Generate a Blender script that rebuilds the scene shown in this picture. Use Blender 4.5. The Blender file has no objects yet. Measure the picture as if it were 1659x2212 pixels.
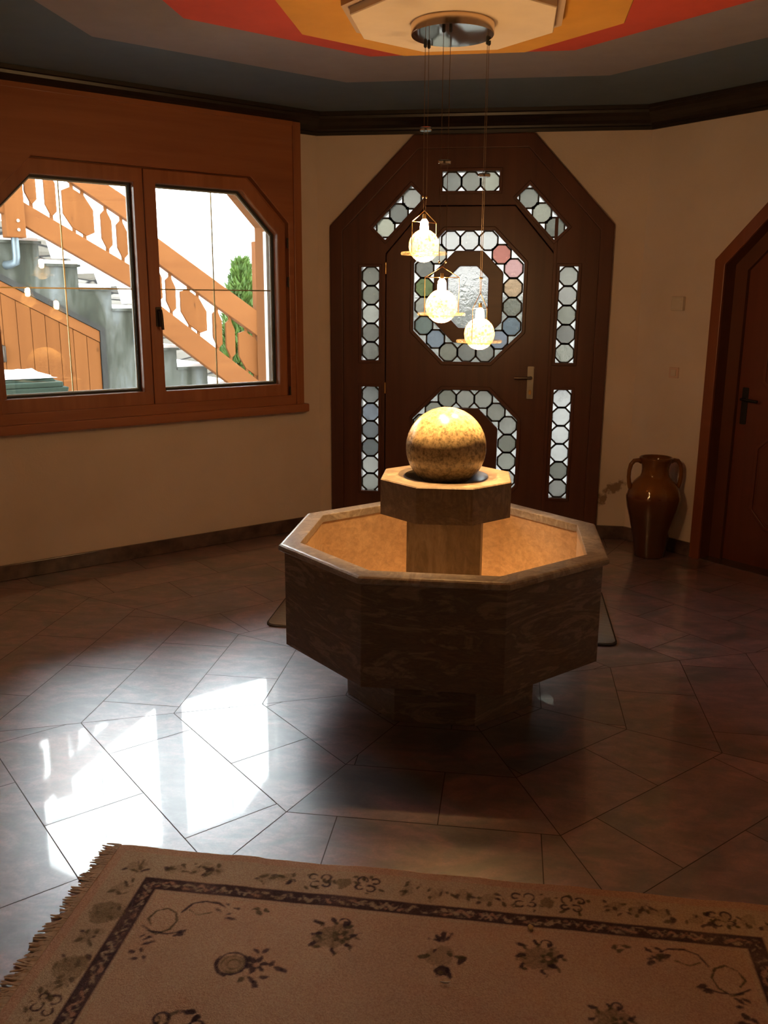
import bpy, bmesh, math, random
import numpy as np
from math import sin, cos, pi, radians, hypot, tan, atan2
from mathutils import Vector, Matrix
from mathutils.geometry import delaunay_2d_cdt

random.seed(7)
C = bpy.context.scene.collection
SC = bpy.context.scene

# ------------------------------------------------------------------ constants (metres)
A = 2.417                     # apothem of the octagonal hall
T8 = tan(pi / 8)
HC = 2.59                     # ceiling height
FX, FY = 0.005, 0.009         # centre of the fountain
GZ = -0.30                    # ground outside

# ------------------------------------------------------------------ node helpers
def new_mat(name):
    m = bpy.data.materials.new(name)
    m.use_nodes = True
    nt = m.node_tree
    for n in list(nt.nodes):
        if n.type != 'OUTPUT_MATERIAL':
            nt.nodes.remove(n)
    out = [n for n in nt.nodes if n.type == 'OUTPUT_MATERIAL'][0]
    return m, nt, out

def N(nt, typ, **kw):
    n = nt.nodes.new(typ)
    for k, v in kw.items():
        if hasattr(n, k):
            setattr(n, k, v)
        else:
            n.inputs[k.replace('_', ' ')].default_value = v
    return n

def sock(n, i):
    return n.inputs[i]

def pbsdf(nt, out, rough=.5, metal=0., ior=1.5, spec=None):
    b = nt.nodes.new('ShaderNodeBsdfPrincipled')
    b.inputs['Roughness'].default_value = rough
    b.inputs['Metallic'].default_value = metal
    b.inputs['IOR'].default_value = ior
    if spec is not None:
        b.inputs['Specular IOR Level'].default_value = spec
    nt.links.new(b.outputs[0], out.inputs[0])
    return b

def ramp(nt, fac, stops):
    r = nt.nodes.new('ShaderNodeValToRGB')
    el = r.color_ramp.elements
    while len(el) < len(stops):
        el.new(.5)
    for e, (p, c) in zip(el, stops):
        e.position = p
        e.color = (*c, 1)
    nt.links.new(fac, r.inputs[0])
    return r.outputs[0]

def coords(nt, rotz=0., scale=(1, 1, 1), loc=(0, 0, 0)):
    tc = nt.nodes.new('ShaderNodeTexCoord')
    r = nt.nodes.new('ShaderNodeMapping')
    r.vector_type = 'POINT'
    r.inputs['Rotation'].default_value = (0, 0, rotz)
    nt.links.new(tc.outputs['Object'], r.inputs['Vector'])
    m = nt.nodes.new('ShaderNodeMapping')
    m.inputs['Scale'].default_value = scale
    m.inputs['Location'].default_value = loc
    nt.links.new(r.outputs[0], m.inputs['Vector'])
    return m.outputs[0]

def noise(nt, vec, scale=5., detail=4., rough=.55, dist=0.):
    n = nt.nodes.new('ShaderNodeTexNoise')
    n.inputs['Scale'].default_value = scale
    n.inputs['Detail'].default_value = detail
    n.inputs['Roughness'].default_value = rough
    n.inputs['Distortion'].default_value = dist
    nt.links.new(vec, n.inputs['Vector'])
    return n.outputs[0]

def bump(nt, h, b, strength=.2, dist=.01):
    k = nt.nodes.new('ShaderNodeBump')
    k.inputs['Strength'].default_value = strength
    k.inputs['Distance'].default_value = dist
    nt.links.new(h, k.inputs['Height'])
    nt.links.new(k.outputs[0], b.inputs['Normal'])

def mixc(nt, fac, a, b, mode='MIX'):
    m = nt.nodes.new('ShaderNodeMix')
    m.data_type = 'RGBA'
    m.blend_type = mode
    for s, v in ((0, fac), (6, a), (7, b)):
        if isinstance(v, (int, float)):
            m.inputs[s].default_value = v
        elif isinstance(v, tuple):
            m.inputs[s].default_value = (*v, 1)
        else:
            nt.links.new(v, m.inputs[s])
    return m.outputs[2]

def simple(name, col, rough=.5, metal=0., var=.12, scale=8., bmp=0., bscale=40., ior=1.5, rotz=0., stretch=(1, 1, 1)):
    m, nt, out = new_mat(name)
    b = pbsdf(nt, out, rough, metal, ior)
    v = coords(nt, rotz, stretch)
    n = noise(nt, v, scale)
    lo = tuple(c * (1 - var) for c in col)
    hi = tuple(min(1, c * (1 + var)) for c in col)
    nt.links.new(ramp(nt, n, [(.3, lo), (.7, hi)]), b.inputs['Base Color'])
    if bmp:
        bump(nt, noise(nt, v, bscale, 3), b, bmp, .003)
    return m

def wood(name, dark, light, axis=(1, 0, 0), rotz=0., rough=.35, scale=26., ring=.6, ior=1.5, knots=False, bmp=.05, spec=.5):
    """grain runs along `axis` of the rotated object frame"""
    m, nt, out = new_mat(name)
    b = pbsdf(nt, out, rough, 0, ior, spec)
    st = tuple(.05 if a else 1. for a in axis)
    v = coords(nt, rotz, st)
    n1 = noise(nt, v, scale, 5, .6, .4)
    n2 = noise(nt, v, scale * .22, 3, .5, 1.2)
    mx = nt.nodes.new('ShaderNodeMath'); mx.operation = 'MULTIPLY_ADD'
    nt.links.new(n1, mx.inputs[0]); mx.inputs[1].default_value = 1 - ring
    m2 = nt.nodes.new('ShaderNodeMath'); m2.operation = 'MULTIPLY'
    nt.links.new(n2, m2.inputs[0]); m2.inputs[1].default_value = ring
    nt.links.new(m2.outputs[0], mx.inputs[2])
    mid = tuple((d + l) / 2 for d, l in zip(dark, light))
    col = ramp(nt, mx.outputs[0], [(.3, dark), (.5, mid), (.7, light)])
    if knots:
        kv = coords(nt, rotz, (4.3, 4.3, 2.1))
        vo = nt.nodes.new('ShaderNodeTexVoronoi'); vo.inputs['Scale'].default_value = 1.6
        nt.links.new(kv, vo.inputs['Vector'])
        col = mixc(nt, ramp(nt, vo.outputs['Distance'], [(.04, (.85, .85, .85)), (.11, (0, 0, 0))]), col, tuple(d * .45 for d in dark))
    nt.links.new(col, b.inputs['Base Color'])
    if bmp:
        bump(nt, n1, b, bmp, .002)
    return m

# ------------------------------------------------------------------ materials
R45 = -pi / 4     # aligns texture x with the tangent of the window wall

def plaster_mat(stain=False):
    m, nt, out = new_mat('plaster_stained' if stain else 'plaster')
    b = pbsdf(nt, out, .9)
    v = coords(nt)
    n = noise(nt, v, 2.2, 5)
    col = ramp(nt, n, [(.25, (.68, .565, .465)), (.75, (.78, .66, .555))])
    if stain:      # peeled damp patch low on the wall beside the jar
        def blob(px, pz, sx, sz, rot):
            vv = nt.nodes.new('ShaderNodeTexCoord')
            sub = nt.nodes.new('ShaderNodeVectorMath'); sub.operation = 'SUBTRACT'
            nt.links.new(vv.outputs['Object'], sub.inputs[0]); sub.inputs[1].default_value = (px, A, pz)
            mp = nt.nodes.new('ShaderNodeMapping'); mp.inputs['Rotation'].default_value = (0, rot, 0)
            nt.links.new(sub.outputs[0], mp.inputs['Vector'])
            m3 = nt.nodes.new('ShaderNodeMapping'); m3.inputs['Scale'].default_value = (1 / sx, 0, 1 / sz)
            nt.links.new(mp.outputs[0], m3.inputs['Vector'])
            ln = nt.nodes.new('ShaderNodeVectorMath'); ln.operation = 'LENGTH'
            nt.links.new(m3.outputs[0], ln.inputs[0])
            return ln.outputs['Value']
        d1 = blob(.92, .335, .085, .035, radians(28)); d2 = blob(.852, .262, .05, .035, radians(50))
        mn = nt.nodes.new('ShaderNodeMath'); mn.operation = 'MINIMUM'
        nt.links.new(d1, mn.inputs[0]); nt.links.new(d2, mn.inputs[1])
        ad = nt.nodes.new('ShaderNodeMath'); ad.operation = 'ADD'
        sc_ = nt.nodes.new('ShaderNodeMath'); sc_.operation = 'MULTIPLY_ADD'
        nt.links.new(noise(nt, v, 28, 5), sc_.inputs[0]); sc_.inputs[1].default_value = 2.4; sc_.inputs[2].default_value = -1.2
        nt.links.new(mn.outputs[0], ad.inputs[0]); nt.links.new(sc_.outputs[0], ad.inputs[1])
        mask = ramp(nt, ad.outputs[0], [(.55, (1, 1, 1)), (.95, (0, 0, 0))])
        col = mixc(nt, mask, col, (.30, .21, .14))
    nt.links.new(col, b.inputs['Base Color'])
    bump(nt, noise(nt, v, 90, 4), b, .25, .004)
    return m

M = {}
M['plaster'] = plaster_mat()
M['plaster_stain'] = plaster_mat(True)
M['hall_plaster'] = simple('hall_plaster', (.55, .46, .36), .9, var=.05)
LD, LL = (.27, .090, .034), (.43, .165, .066)
M['larch_h'] = wood('larch_h', LD, LL, (1, 0, 0), R45, .34)
M['larch_v'] = wood('larch_v', LD, LL, (0, 0, 1), R45, .34)
M['walnut_v'] = wood('walnut_v', (.060, .018, .009), (.12, .038, .018), (0, 0, 1), 0, .38)
M['walnut_h'] = wood('walnut_h', (.060, .018, .009), (.12, .038, .018), (1, 0, 0), 0, .38)
M['inner_door'] = wood('inner_door', (.10, .024, .012), (.165, .042, .019), (0, 0, 1), pi / 4, .38)
M['inner_frame'] = wood('inner_frame', (.17, .048, .018), (.26, .078, .030), (0, 0, 1), pi / 4, .4)
M['inner_jamb'] = wood('inner_jamb', (.09, .026, .012), (.13, .04, .017), (0, 0, 1), pi / 4, .45)
M['ext_larch'] = wood('ext_larch', (.125, .042, .0115), (.180, .066, .0185), (1, 0, 0), R45, .8, 20, spec=.12)
M['ext_larch_v'] = wood('ext_larch_v', (.115, .038, .0095), (.165, .059, .0155), (0, 0, 1), R45, .8, 20, knots=True, spec=.12)
M['cornice'] = simple('cornice', (.017, .012, .010), .38, var=.3, scale=14)
M['blue'] = simple('ceiling_blue', (.115, .165, .225), .9, var=.05, bmp=.1)
M['grey'] = simple('ceiling_grey', (.30, .275, .30), .9, var=.05, bmp=.1)
M['red'] = simple('ceiling_red', (.74, .095, .05), .85, var=.05, bmp=.1)
M['yellow'] = simple('ceiling_yellow', (.72, .36, .055), .85, var=.05, bmp=.1)
M['cream'] = simple('ceiling_cream', (.90, .78, .60), .85, var=.04, bmp=.1)
M['tan'] = simple('ceiling_tan', (.60, .46, .34), .85, var=.04, bmp=.1)
M['chrome'] = simple('chrome', (.80, .78, .74), .05, 1., var=.02)
M['chrome_orange_reflect'] = simple('chrome_orange_reflect', (.80, .62, .44), .22, 1., var=.02)  # chrome of the canopy side, with its orange reflection put into the colour
M['cable'] = simple('cable', (.20, .14, .09), .4, .6)
M['old_brass'] = simple('old_brass', (.40, .27, .11), .35, 1.)
M['brass'] = simple('brass', (.85, .58, .26), .22, 1.)
M['plate_steel'] = simple('plate_steel', (.30, .27, .24), .4, 1.)
M['steel'] = simple('steel', (.55, .53, .50), .28, 1.)
M['bronze'] = simple('bronze', (.05, .04, .032), .4, .8)
M['iron'] = simple('iron', (.035, .032, .03), .5, .7)
M['lead'] = simple('lead', (.045, .042, .036), .55, .3)
M['white_plastic'] = simple('white_plastic', (.66, .57, .46), .5, var=.03)
M['pink_plastic'] = simple('pink_plastic', (.66, .47, .38), .5, var=.03)
M['gasket'] = simple('gasket', (.03, .03, .028), .6)
M['spacer'] = simple('spacer', (.55, .52, .46), .45, .2)
M['snow'] = simple('snow', (.86, .87, .90), .8, var=.03, bmp=.4, bscale=25)
M['conc_dark'] = simple('concrete_dark', (.016, .016, .014), .9, var=.3)
M['bin'] = simple('bin_green', (.022, .042, .030), .9, var=.12)
M['galv'] = simple('galvanised', (.13, .16, .18), .45, .7)
M['bark'] = simple('bark', (.09, .055, .03), .9)
M['mat_edge'] = simple('mat_edge', (.05, .04, .03), .9)
M['crumb'] = simple('crumb', (.55, .38, .16), .8)

def granite():
    m, nt, out = new_mat('granite_floor')
    b = pbsdf(nt, out, .04, 0, 1.55)
    tc = nt.nodes.new('ShaderNodeTexCoord')
    at = nt.nodes.new('ShaderNodeAttribute'); at.attribute_name = 'tile'
    off = nt.nodes.new('ShaderNodeVectorMath'); off.operation = 'SCALE'; off.inputs['Scale'].default_value = 13.
    nt.links.new(at.outputs['Color'], off.inputs[0])
    add = nt.nodes.new('ShaderNodeVectorMath'); add.operation = 'ADD'
    nt.links.new(tc.outputs['Object'], add.inputs[0]); nt.links.new(off.outputs[0], add.inputs[1])
    # veins run in one direction on every tile
    mp = nt.nodes.new('ShaderNodeMapping'); mp.inputs['Rotation'].default_value = (0, 0, radians(-28)); mp.inputs['Scale'].default_value = (1., 1.9, 1.)
    nt.links.new(add.outputs[0], mp.inputs['Vector'])
    v = mp.outputs[0]
    big = noise(nt, v, 1.9, 6, .58, 1.0)
    fine = noise(nt, v, 9.5, 7, .68, .7)
    spk = noise(nt, add.outputs[0], 120, 3, .7)
    c1 = ramp(nt, big, [(.30, (.030, .036, .038)), (.38, (.085, .082, .082)), (.45, (.185, .105, .108)), (.53, (.255, .138, .140)), (.60, (.145, .120, .125)), (.67, (.055, .068, .075)), (.78, (.24, .195, .19))])
    c2 = mixc(nt, .75, c1, ramp(nt, fine, [(.32, (.16, .17, .18)), (.5, (.52, .50, .50)), (.68, (.98, .93, .92))]), 'OVERLAY')
    c3 = mixc(nt, .35, c2, ramp(nt, spk, [(.35, (.3, .3, .3)), (.65, (.8, .8, .8))]), 'OVERLAY')
    nt.links.new(c3, b.inputs['Base Color'])
    # polish worn a little: a wide sheen under the sharp reflection
    rr = ramp(nt, noise(nt, add.outputs[0], 3, 4), [(.3, (.025, .025, .025)), (.75, (.05, .05, .05))])
    nt.links.new(rr, b.inputs['Roughness'])
    g = nt.nodes.new('ShaderNodeBsdfGlossy'); g.inputs['Roughness'].default_value = .36
    g.inputs['Color'].default_value = (.95, .96, 1, 1)
    fr = nt.nodes.new('ShaderNodeFresnel'); fr.inputs['IOR'].default_value = 3.5
    mx = nt.nodes.new('ShaderNodeMixShader')
    nt.links.new(fr.outputs[0], mx.inputs[0]); nt.links.new(b.outputs[0], mx.inputs[1]); nt.links.new(g.outputs[0], mx.inputs[2])
    nt.links.new(mx.outputs[0], out.inputs[0])
    return m
M['granite'] = granite()
M['grout'] = simple('grout', (.085, .066, .060), .5)
M['grout_light'] = simple('grout_light', (.30, .25, .22), .8)
M['skirting'] = simple('skirting_granite', (.10, .062, .052), .2, var=.45, scale=11)

def marble(name, cols, rough, scale=(1., 1., 4.2), s=3.4, bm=0., wear=None):
    m, nt, out = new_mat(name)
    b = pbsdf(nt, out, rough)
    v = coords(nt, .3, scale)
    w = noise(nt, v, s, 7, .64, 1.9)
    f = noise(nt, v, s * 9, 5, .7, .6)
    c = ramp(nt, w, list(zip((.25, .4, .5, .6, .75), cols)))
    c = mixc(nt, .4, c, ramp(nt, f, [(.3, (.3, .3, .3)), (.7, (.85, .82, .78))]), 'OVERLAY')
    if wear:
        vv = coords(nt, 0, (1, 1, .12))
        c = mixc(nt, ramp(nt, noise(nt, vv, 34, 4), [(.58, (0, 0, 0)), (.72, (wear, wear, wear))]), c, (.42, .36, .28))
    nt.links.new(c, b.inputs['Base Color'])
    if bm:
        bump(nt, f, b, bm, .003)
    return m
M['marble'] = marble('fountain_marble', [(.070, .050, .042), (.16, .11, .087), (.11, .080, .066), (.24, .18, .145), (.13, .095, .078)], .4)
M['marble_in'] = marble('fountain_inner', [(.43, .30, .18), (.48, .335, .205), (.45, .31, .19), (.52, .37, .23), (.46, .32, .195)], .3, (1, 1, 1.3), s=4.)
M['marble_rim'] = marble('fountain_rim', [(.16, .14, .12), (.30, .26, .22), (.23, .195, .165), (.38, .34, .29), (.26, .225, .19)], .32, (1, 1, 1), 6.)
M['marble_col'] = marble('fountain_column', [(.17, .145, .105), (.24, .20, .15), (.20, .17, .12), (.29, .25, .19), (.22, .18, .13)], .5, (1, 1, .4), 5., wear=.5)
M['marble_head'] = marble('fountain_head', [(.10, .08, .06), (.165, .13, .09), (.13, .10, .075), (.20, .16, .115), (.14, .11, .08)], .42, (1, 1, 1), 7., wear=.35)
M['socket'] = simple('socket_dark', (.035, .028, .02), .35)  # socket coloured much darker than the column head

def ball_mat():
    m, nt, out = new_mat('ball_granite')
    b = pbsdf(nt, out, .24)
    v = coords(nt)
    n = noise(nt, v, 9, 6, .65)
    k = noise(nt, v, 70, 4, .7)
    c = ramp(nt, n, [(.30, (.24, .185, .105)), (.6, (.34, .26, .15)), (.75, (.42, .33, .19))])
    c = mixc(nt, .7, c, ramp(nt, k, [(.35, (.12, .12, .12)), (.6, (.8, .78, .74))]), 'OVERLAY')
    nt.links.new(c, b.inputs['Base Color'])
    return m
M['ball'] = ball_mat()

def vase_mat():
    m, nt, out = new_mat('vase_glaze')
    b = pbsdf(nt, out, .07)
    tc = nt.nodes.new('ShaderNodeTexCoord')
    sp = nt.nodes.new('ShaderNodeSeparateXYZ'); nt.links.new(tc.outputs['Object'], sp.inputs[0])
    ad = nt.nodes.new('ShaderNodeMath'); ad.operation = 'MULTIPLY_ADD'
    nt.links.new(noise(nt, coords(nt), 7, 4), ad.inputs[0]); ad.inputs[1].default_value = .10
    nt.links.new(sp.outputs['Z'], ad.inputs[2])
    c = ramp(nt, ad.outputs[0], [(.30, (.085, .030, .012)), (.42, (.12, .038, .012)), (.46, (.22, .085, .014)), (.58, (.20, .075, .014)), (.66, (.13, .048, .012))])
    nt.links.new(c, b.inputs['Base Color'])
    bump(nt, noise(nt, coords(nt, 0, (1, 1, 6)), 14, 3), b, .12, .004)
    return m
M['glaze'] = vase_mat()

def pane_glass():
    """flat window glass: lets light through and mirrors a little"""
    m, nt, out = new_mat('window_glass')
    t = nt.nodes.new('ShaderNodeBsdfTransparent'); t.inputs[0].default_value = (.94, .96, .95, 1)
    g = nt.nodes.new('ShaderNodeBsdfGlossy'); g.inputs['Roughness'].default_value = 0.005
    fr = nt.nodes.new('ShaderNodeFresnel'); fr.inputs['IOR'].default_value = 1.5
    mx = nt.nodes.new('ShaderNodeMixShader')
    nt.links.new(fr.outputs[0], mx.inputs[0]); nt.links.new(t.outputs[0], mx.inputs[1]); nt.links.new(g.outputs[0], mx.inputs[2])
    nt.links.new(mx.outputs[0], out.inputs[0])
    return m
M['glass'] = pane_glass()

def bullseye():
    m, nt, out = new_mat('bullseye_glass')
    at = nt.nodes.new('ShaderNodeAttribute'); at.attribute_name = 'tint'
    tc = nt.nodes.new('ShaderNodeTexCoord')
    sc_ = nt.nodes.new('ShaderNodeVectorMath'); sc_.operation = 'SCALE'; sc_.inputs['Scale'].default_value = 9.
    nt.links.new(at.outputs['Color'], sc_.inputs[0])
    ad = nt.nodes.new('ShaderNodeVectorMath'); ad.operation = 'ADD'
    nt.links.new(tc.outputs['Object'], ad.inputs[0]); nt.links.new(sc_.outputs[0], ad.inputs[1])
    h = noise(nt, ad.outputs[0], 26, 3, .5, .8)
    bp = nt.nodes.new('ShaderNodeBump'); bp.inputs['Strength'].default_value = .55; bp.inputs['Distance'].default_value = .012
    nt.links.new(h, bp.inputs['Height'])
    g = nt.nodes.new('ShaderNodeBsdfGlass'); g.inputs['Roughness'].default_value = .06; g.inputs['IOR'].default_value = 1.35
    nt.links.new(at.outputs['Color'], g.inputs['Color']); nt.links.new(bp.outputs[0], g.inputs['Normal'])
    tr = nt.nodes.new('ShaderNodeBsdfTranslucent'); nt.links.new(at.outputs['Color'], tr.inputs['Color'])
    mx = nt.nodes.new('ShaderNodeMixShader'); mx.inputs[0].default_value = .22
    nt.links.new(g.outputs[0], mx.inputs[1]); nt.links.new(tr.outputs[0], mx.inputs[2])
    nt.links.new(mx.outputs[0], out.inputs[0])
    return m
M['bullseye'] = bullseye()

def crackle(name, trl):
    m, nt, out = new_mat(name)
    v = coords(nt)
    vo = nt.nodes.new('ShaderNodeTexVoronoi'); vo.inputs['Scale'].default_value = 85.; nt.links.new(v, vo.inputs['Vector'])
    t = nt.nodes.new('ShaderNodeBsdfTransparent'); t.inputs[0].default_value = (1, .97, .9, 1)
    tl = nt.nodes.new('ShaderNodeBsdfTranslucent'); tl.inputs[0].default_value = (.9, .78, .5, 1)
    g = nt.nodes.new('ShaderNodeBsdfGlossy'); g.inputs['Roughness'].default_value = .08
    bp = nt.nodes.new('ShaderNodeBump'); bp.inputs['Strength'].default_value = .8; bp.inputs['Distance'].default_value = .004
    nt.links.new(vo.outputs['Distance'], bp.inputs['Height']); nt.links.new(bp.outputs[0], g.inputs['Normal'])
    m1 = nt.nodes.new('ShaderNodeMixShader')
    f = ramp(nt, vo.outputs['Distance'], [(.2, (trl * .35,) * 3), (.6, (min(1, trl * 1.6),) * 3)])
    nt.links.new(f, m1.inputs[0]); nt.links.new(t.outputs[0], m1.inputs[1]); nt.links.new(tl.outputs[0], m1.inputs[2])
    m2 = nt.nodes.new('ShaderNodeMixShader'); m2.inputs[0].default_value = .12
    nt.links.new(m1.outputs[0], m2.inputs[1]); nt.links.new(g.outputs[0], m2.inputs[2])
    nt.links.new(m2.outputs[0], out.inputs[0])
    return m
M['globe'] = crackle('crackle_globe', .20)
M['disc'] = crackle('crackle_disc', .12)

def bulb_mat(strength):
    m, nt, out = new_mat('bulb_glow')
    e = nt.nodes.new('ShaderNodeEmission'); e.inputs[0].default_value = (1., .58, .25, 1); e.inputs[1].default_value = strength
    nt.links.new(e.outputs[0], out.inputs[0])
    return m
M['bulb'] = bulb_mat(440.)

def concrete():
    m, nt, out = new_mat('concrete_stair')
    b = pbsdf(nt, out, .9)
    v = coords(nt, R45, (1, 1, .16))
    s = noise(nt, v, 4.2, 5, .62, .9)
    f = noise(nt, coords(nt), 24, 5, .7)
    c = ramp(nt, s, [(.32, (.008, .010, .006)), (.44, (.026, .030, .020)), (.56, (.060, .064, .054)), (.68, (.105, .115, .116))])
    c = mixc(nt, .4, c, ramp(nt, f, [(.3, (.3, .3, .3)), (.7, (.8, .8, .8))]), 'OVERLAY')
    nt.links.new(c, b.inputs['Base Color'])
    return m
M['concrete'] = concrete()

def stones():
    m, nt, out = new_mat('dry_stone')
    b = pbsdf(nt, out, .9)
    v = coords(nt, R45, (1.8, 1.8, 6.))
    vo = nt.nodes.new('ShaderNodeTexVoronoi'); vo.feature = 'DISTANCE_TO_EDGE'; vo.inputs['Scale'].default_value = 1.5; nt.links.new(v, vo.inputs['Vector'])
    vc = nt.nodes.new('ShaderNodeTexVoronoi'); vc.inputs['Scale'].default_value = 1.5; nt.links.new(v, vc.inputs['Vector'])
    sp = nt.nodes.new('ShaderNodeSeparateColor'); nt.links.new(vc.outputs['Color'], sp.inputs[0])
    c = ramp(nt, sp.outputs[0], [(.0, (.055, .06, .075)), (.25, (.10, .088, .07)), (.6, (.15, .132, .11)), (1., (.23, .215, .195))])
    c = mixc(nt, ramp(nt, vo.outputs['Distance'], [(.02, (1, 1, 1)), (.07, (0, 0, 0))]), c, (.008, .008, .009))
    nt.links.new(c, b.inputs['Base Color'])
    bump(nt, vo.outputs['Distance'], b, .7, .05)
    return m
M['stone'] = stones()

def leafmat(name, c1, c2):
    m, nt, out = new_mat(name)
    b = pbsdf(nt, out, .6)
    nt.links.new(ramp(nt, noise(nt, coords(nt), 9, 4), [(.3, c1), (.7, c2)]), b.inputs['Base Color'])
    return m
M['thuja'] = leafmat('thuja', (.022, .055, .006), (.085, .15, .02))
M['shrub'] = leafmat('shrub', (.05, .085, .02), (.15, .19, .06))
M['garden'] = M['snow']

def mat_fabric():
    m, nt, out = new_mat('door_mat_weave')
    b = pbsdf(nt, out, .95)
    w = nt.nodes.new('ShaderNodeTexWave'); w.bands_direction = 'Y'; w.inputs['Scale'].default_value = 22.; w.inputs['Distortion'].default_value = .6
    nt.links.new(coords(nt), w.inputs['Vector'])
    nt.links.new(ramp(nt, w.outputs['Fac'], [(.2, (.17, .13, .09)), (.8, (.27, .22, .155))]), b.inputs['Base Color'])
    bump(nt, w.outputs['Fac'], b, .4, .004)
    return m
M['door_mat'] = mat_fabric()

def carpet_mat():
    m, nt, out = new_mat('carpet_pile')
    b = pbsdf(nt, out, 1.)
    b.inputs['Specular IOR Level'].default_value = .1
    at = nt.nodes.new('ShaderNodeAttribute'); at.attribute_name = 'dye'
    v = coords(nt)
    f = noise(nt, v, 230, 3, .7)
    g = noise(nt, v, 3.2, 4)
    c = mixc(nt, .55, at.outputs['Color'], ramp(nt, f, [(.3, (.25, .25, .25)), (.7, (.8, .8, .8))]), 'OVERLAY')
    c = mixc(nt, .5, c, ramp(nt, g, [(.3, (.42, .40, .38)), (.7, (.62, .6, .57))]), 'OVERLAY')
    nt.links.new(c, b.inputs['Base Color'])
    bump(nt, f, b, .8, .006)
    return m
M['carpet'] = carpet_mat()
M['fringe'] = simple('fringe', (.68, .54, .40), .95, var=.2, scale=60)

# ------------------------------------------------------------------ object helpers
def world_origin(o):
    p = Vector((0, 0, 0))
    while o is not None:
        p += o.location
        o = o.parent
    return p

def obj(name, bm, mats, parent=None, smooth=None, bevel=None, kind=None, label=None, recalc=True):
    if not isinstance(mats, (list, tuple)):
        mats = [mats]
    off = world_origin(parent) if parent is not None else Vector((0, 0, 0))
    bmesh.ops.translate(bm, verts=bm.verts, vec=-off)
    if recalc:
        bmesh.ops.recalc_face_normals(bm, faces=bm.faces)
    me = bpy.data.meshes.new(name)
    bm.to_mesh(me); bm.free()
    for m in mats:
        me.materials.append(m)
    o = bpy.data.objects.new(name, me)
    C.objects.link(o)
    if parent is not None:
        o.parent = parent
    if smooth is not None:
        for p in me.polygons:
            p.use_smooth = True
        if smooth < 180:
            me.set_sharp_from_angle(angle=radians(smooth))
    if bevel:
        md = o.modifiers.new('bevel', 'BEVEL'); md.width = bevel; md.segments = 2; md.limit_method = 'ANGLE'; md.angle_limit = radians(40)
        md.harden_normals = False
    if kind:
        o['kind'] = kind
    if label:
        o['label'] = label
    return o

def thing(name, label, cat, loc=(0, 0, 0), group=None):
    o = bpy.data.objects.new(name, None)
    o.empty_display_size = .1
    C.objects.link(o)
    o.location = loc
    o['label'] = label; o['category'] = cat
    if group:
        o['group'] = group
    return o

def tag(o, label, cat, group=None, kind=None):
    o['label'] = label; o['category'] = cat
    if group: o['group'] = group
    if kind: o['kind'] = kind
    return o

def struct(o, label, cat):
    o['kind'] = 'structure'; o['label'] = label; o['category'] = cat
    return o

def ident(p):
    return Vector(p)

class Wall:
    """local frame of a wall plane: s along it, z up, d towards the room"""
    def __init__(self, n, a=A):
        self.n = Vector((n[0], n[1], 0)).normalized()
        self.t = Vector((self.n.y, -self.n.x, 0))
        self.a = a
    def __call__(self, s, z, d=0.):
        v = self.t * s + self.n * (self.a - d)
        return Vector((v.x, v.y, z))
q = math.sqrt(.5)
WL = Wall((-q, q)); WD = Wall((0, 1)); WR = Wall((q, q))

def prism(bm, W, loops, d0, d1, mi=0):
    """solid of outline loops[0] with holes loops[1:], between offsets d0 (front) and d1 (back)"""
    raw = [[(p[0], p[1]) for p in L] for L in loops]
    loops = [[Vector((p[0], p[1], 0)) for p in L] for L in loops]
    flat = [p for L in loops for p in L]
    f = [bm.verts.new(W(p.x, p.y, d0)) for p in flat]
    b = [bm.verts.new(W(p.x, p.y, d1)) for p in flat]
    fs = []
    if len(loops) == 1 and (len(loops[0]) == 3 or _convex(loops[0])):
        fs.append(bm.faces.new(f)); fs.append(bm.faces.new(list(reversed(b))))
    else:
        ed = []; k = 0
        for L in loops:
            n = len(L); ed += [(k + i, k + (i + 1) % n) for i in range(n)]; k += n
        v2, e2, f2, ov, oe, of = delaunay_2d_cdt([Vector((p.x, p.y)) for p in flat], ed, [], 0, 1e-7, True)
        for t in f2:
            c = (sum(v2[i].x for i in t) / len(t), sum(v2[i].y for i in t) / len(t))
            if inside(c, raw[0]) and not any(inside(c, h) for h in raw[1:]):
                ids = [ov[i][0] for i in t]
                if len(set(ids)) < 3: continue
                try:
                    fs.append(bm.faces.new([f[i] for i in ids])); fs.append(bm.faces.new([b[i] for i in reversed(ids)]))
                except ValueError:
                    pass
    k = 0
    for L in loops:
        n = len(L)
        for i in range(n):
            j = (i + 1) % n
            fs.append(bm.faces.new([f[k + i], f[k + j], b[k + j], b[k + i]]))
        k += n
    for x in fs:
        x.material_index = mi
    return fs

def _convex(L):
    sgn = 0
    n = len(L)
    for i in range(n):
        a, b, c = L[i], L[(i + 1) % n], L[(i + 2) % n]
        cr = (b.x - a.x) * (c.y - b.y) - (b.y - a.y) * (c.x - b.x)
        if abs(cr) < 1e-9: continue
        if sgn == 0: sgn = 1 if cr > 0 else -1
        elif (cr > 0) != (sgn > 0): return False
    return True

def rect(s0, s1, z0, z1):
    return [(s0, z0), (s1, z0), (s1, z1), (s0, z1)]

def octp(cx, cz, hw, hh, ch):
    return [(cx - hw + ch, cz - hh), (cx + hw - ch, cz - hh), (cx + hw, cz - hh + ch), (cx + hw, cz + hh - ch),
            (cx + hw - ch, cz + hh), (cx - hw + ch, cz + hh), (cx - hw, cz + hh - ch), (cx - hw, cz - hh + ch)]

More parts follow.
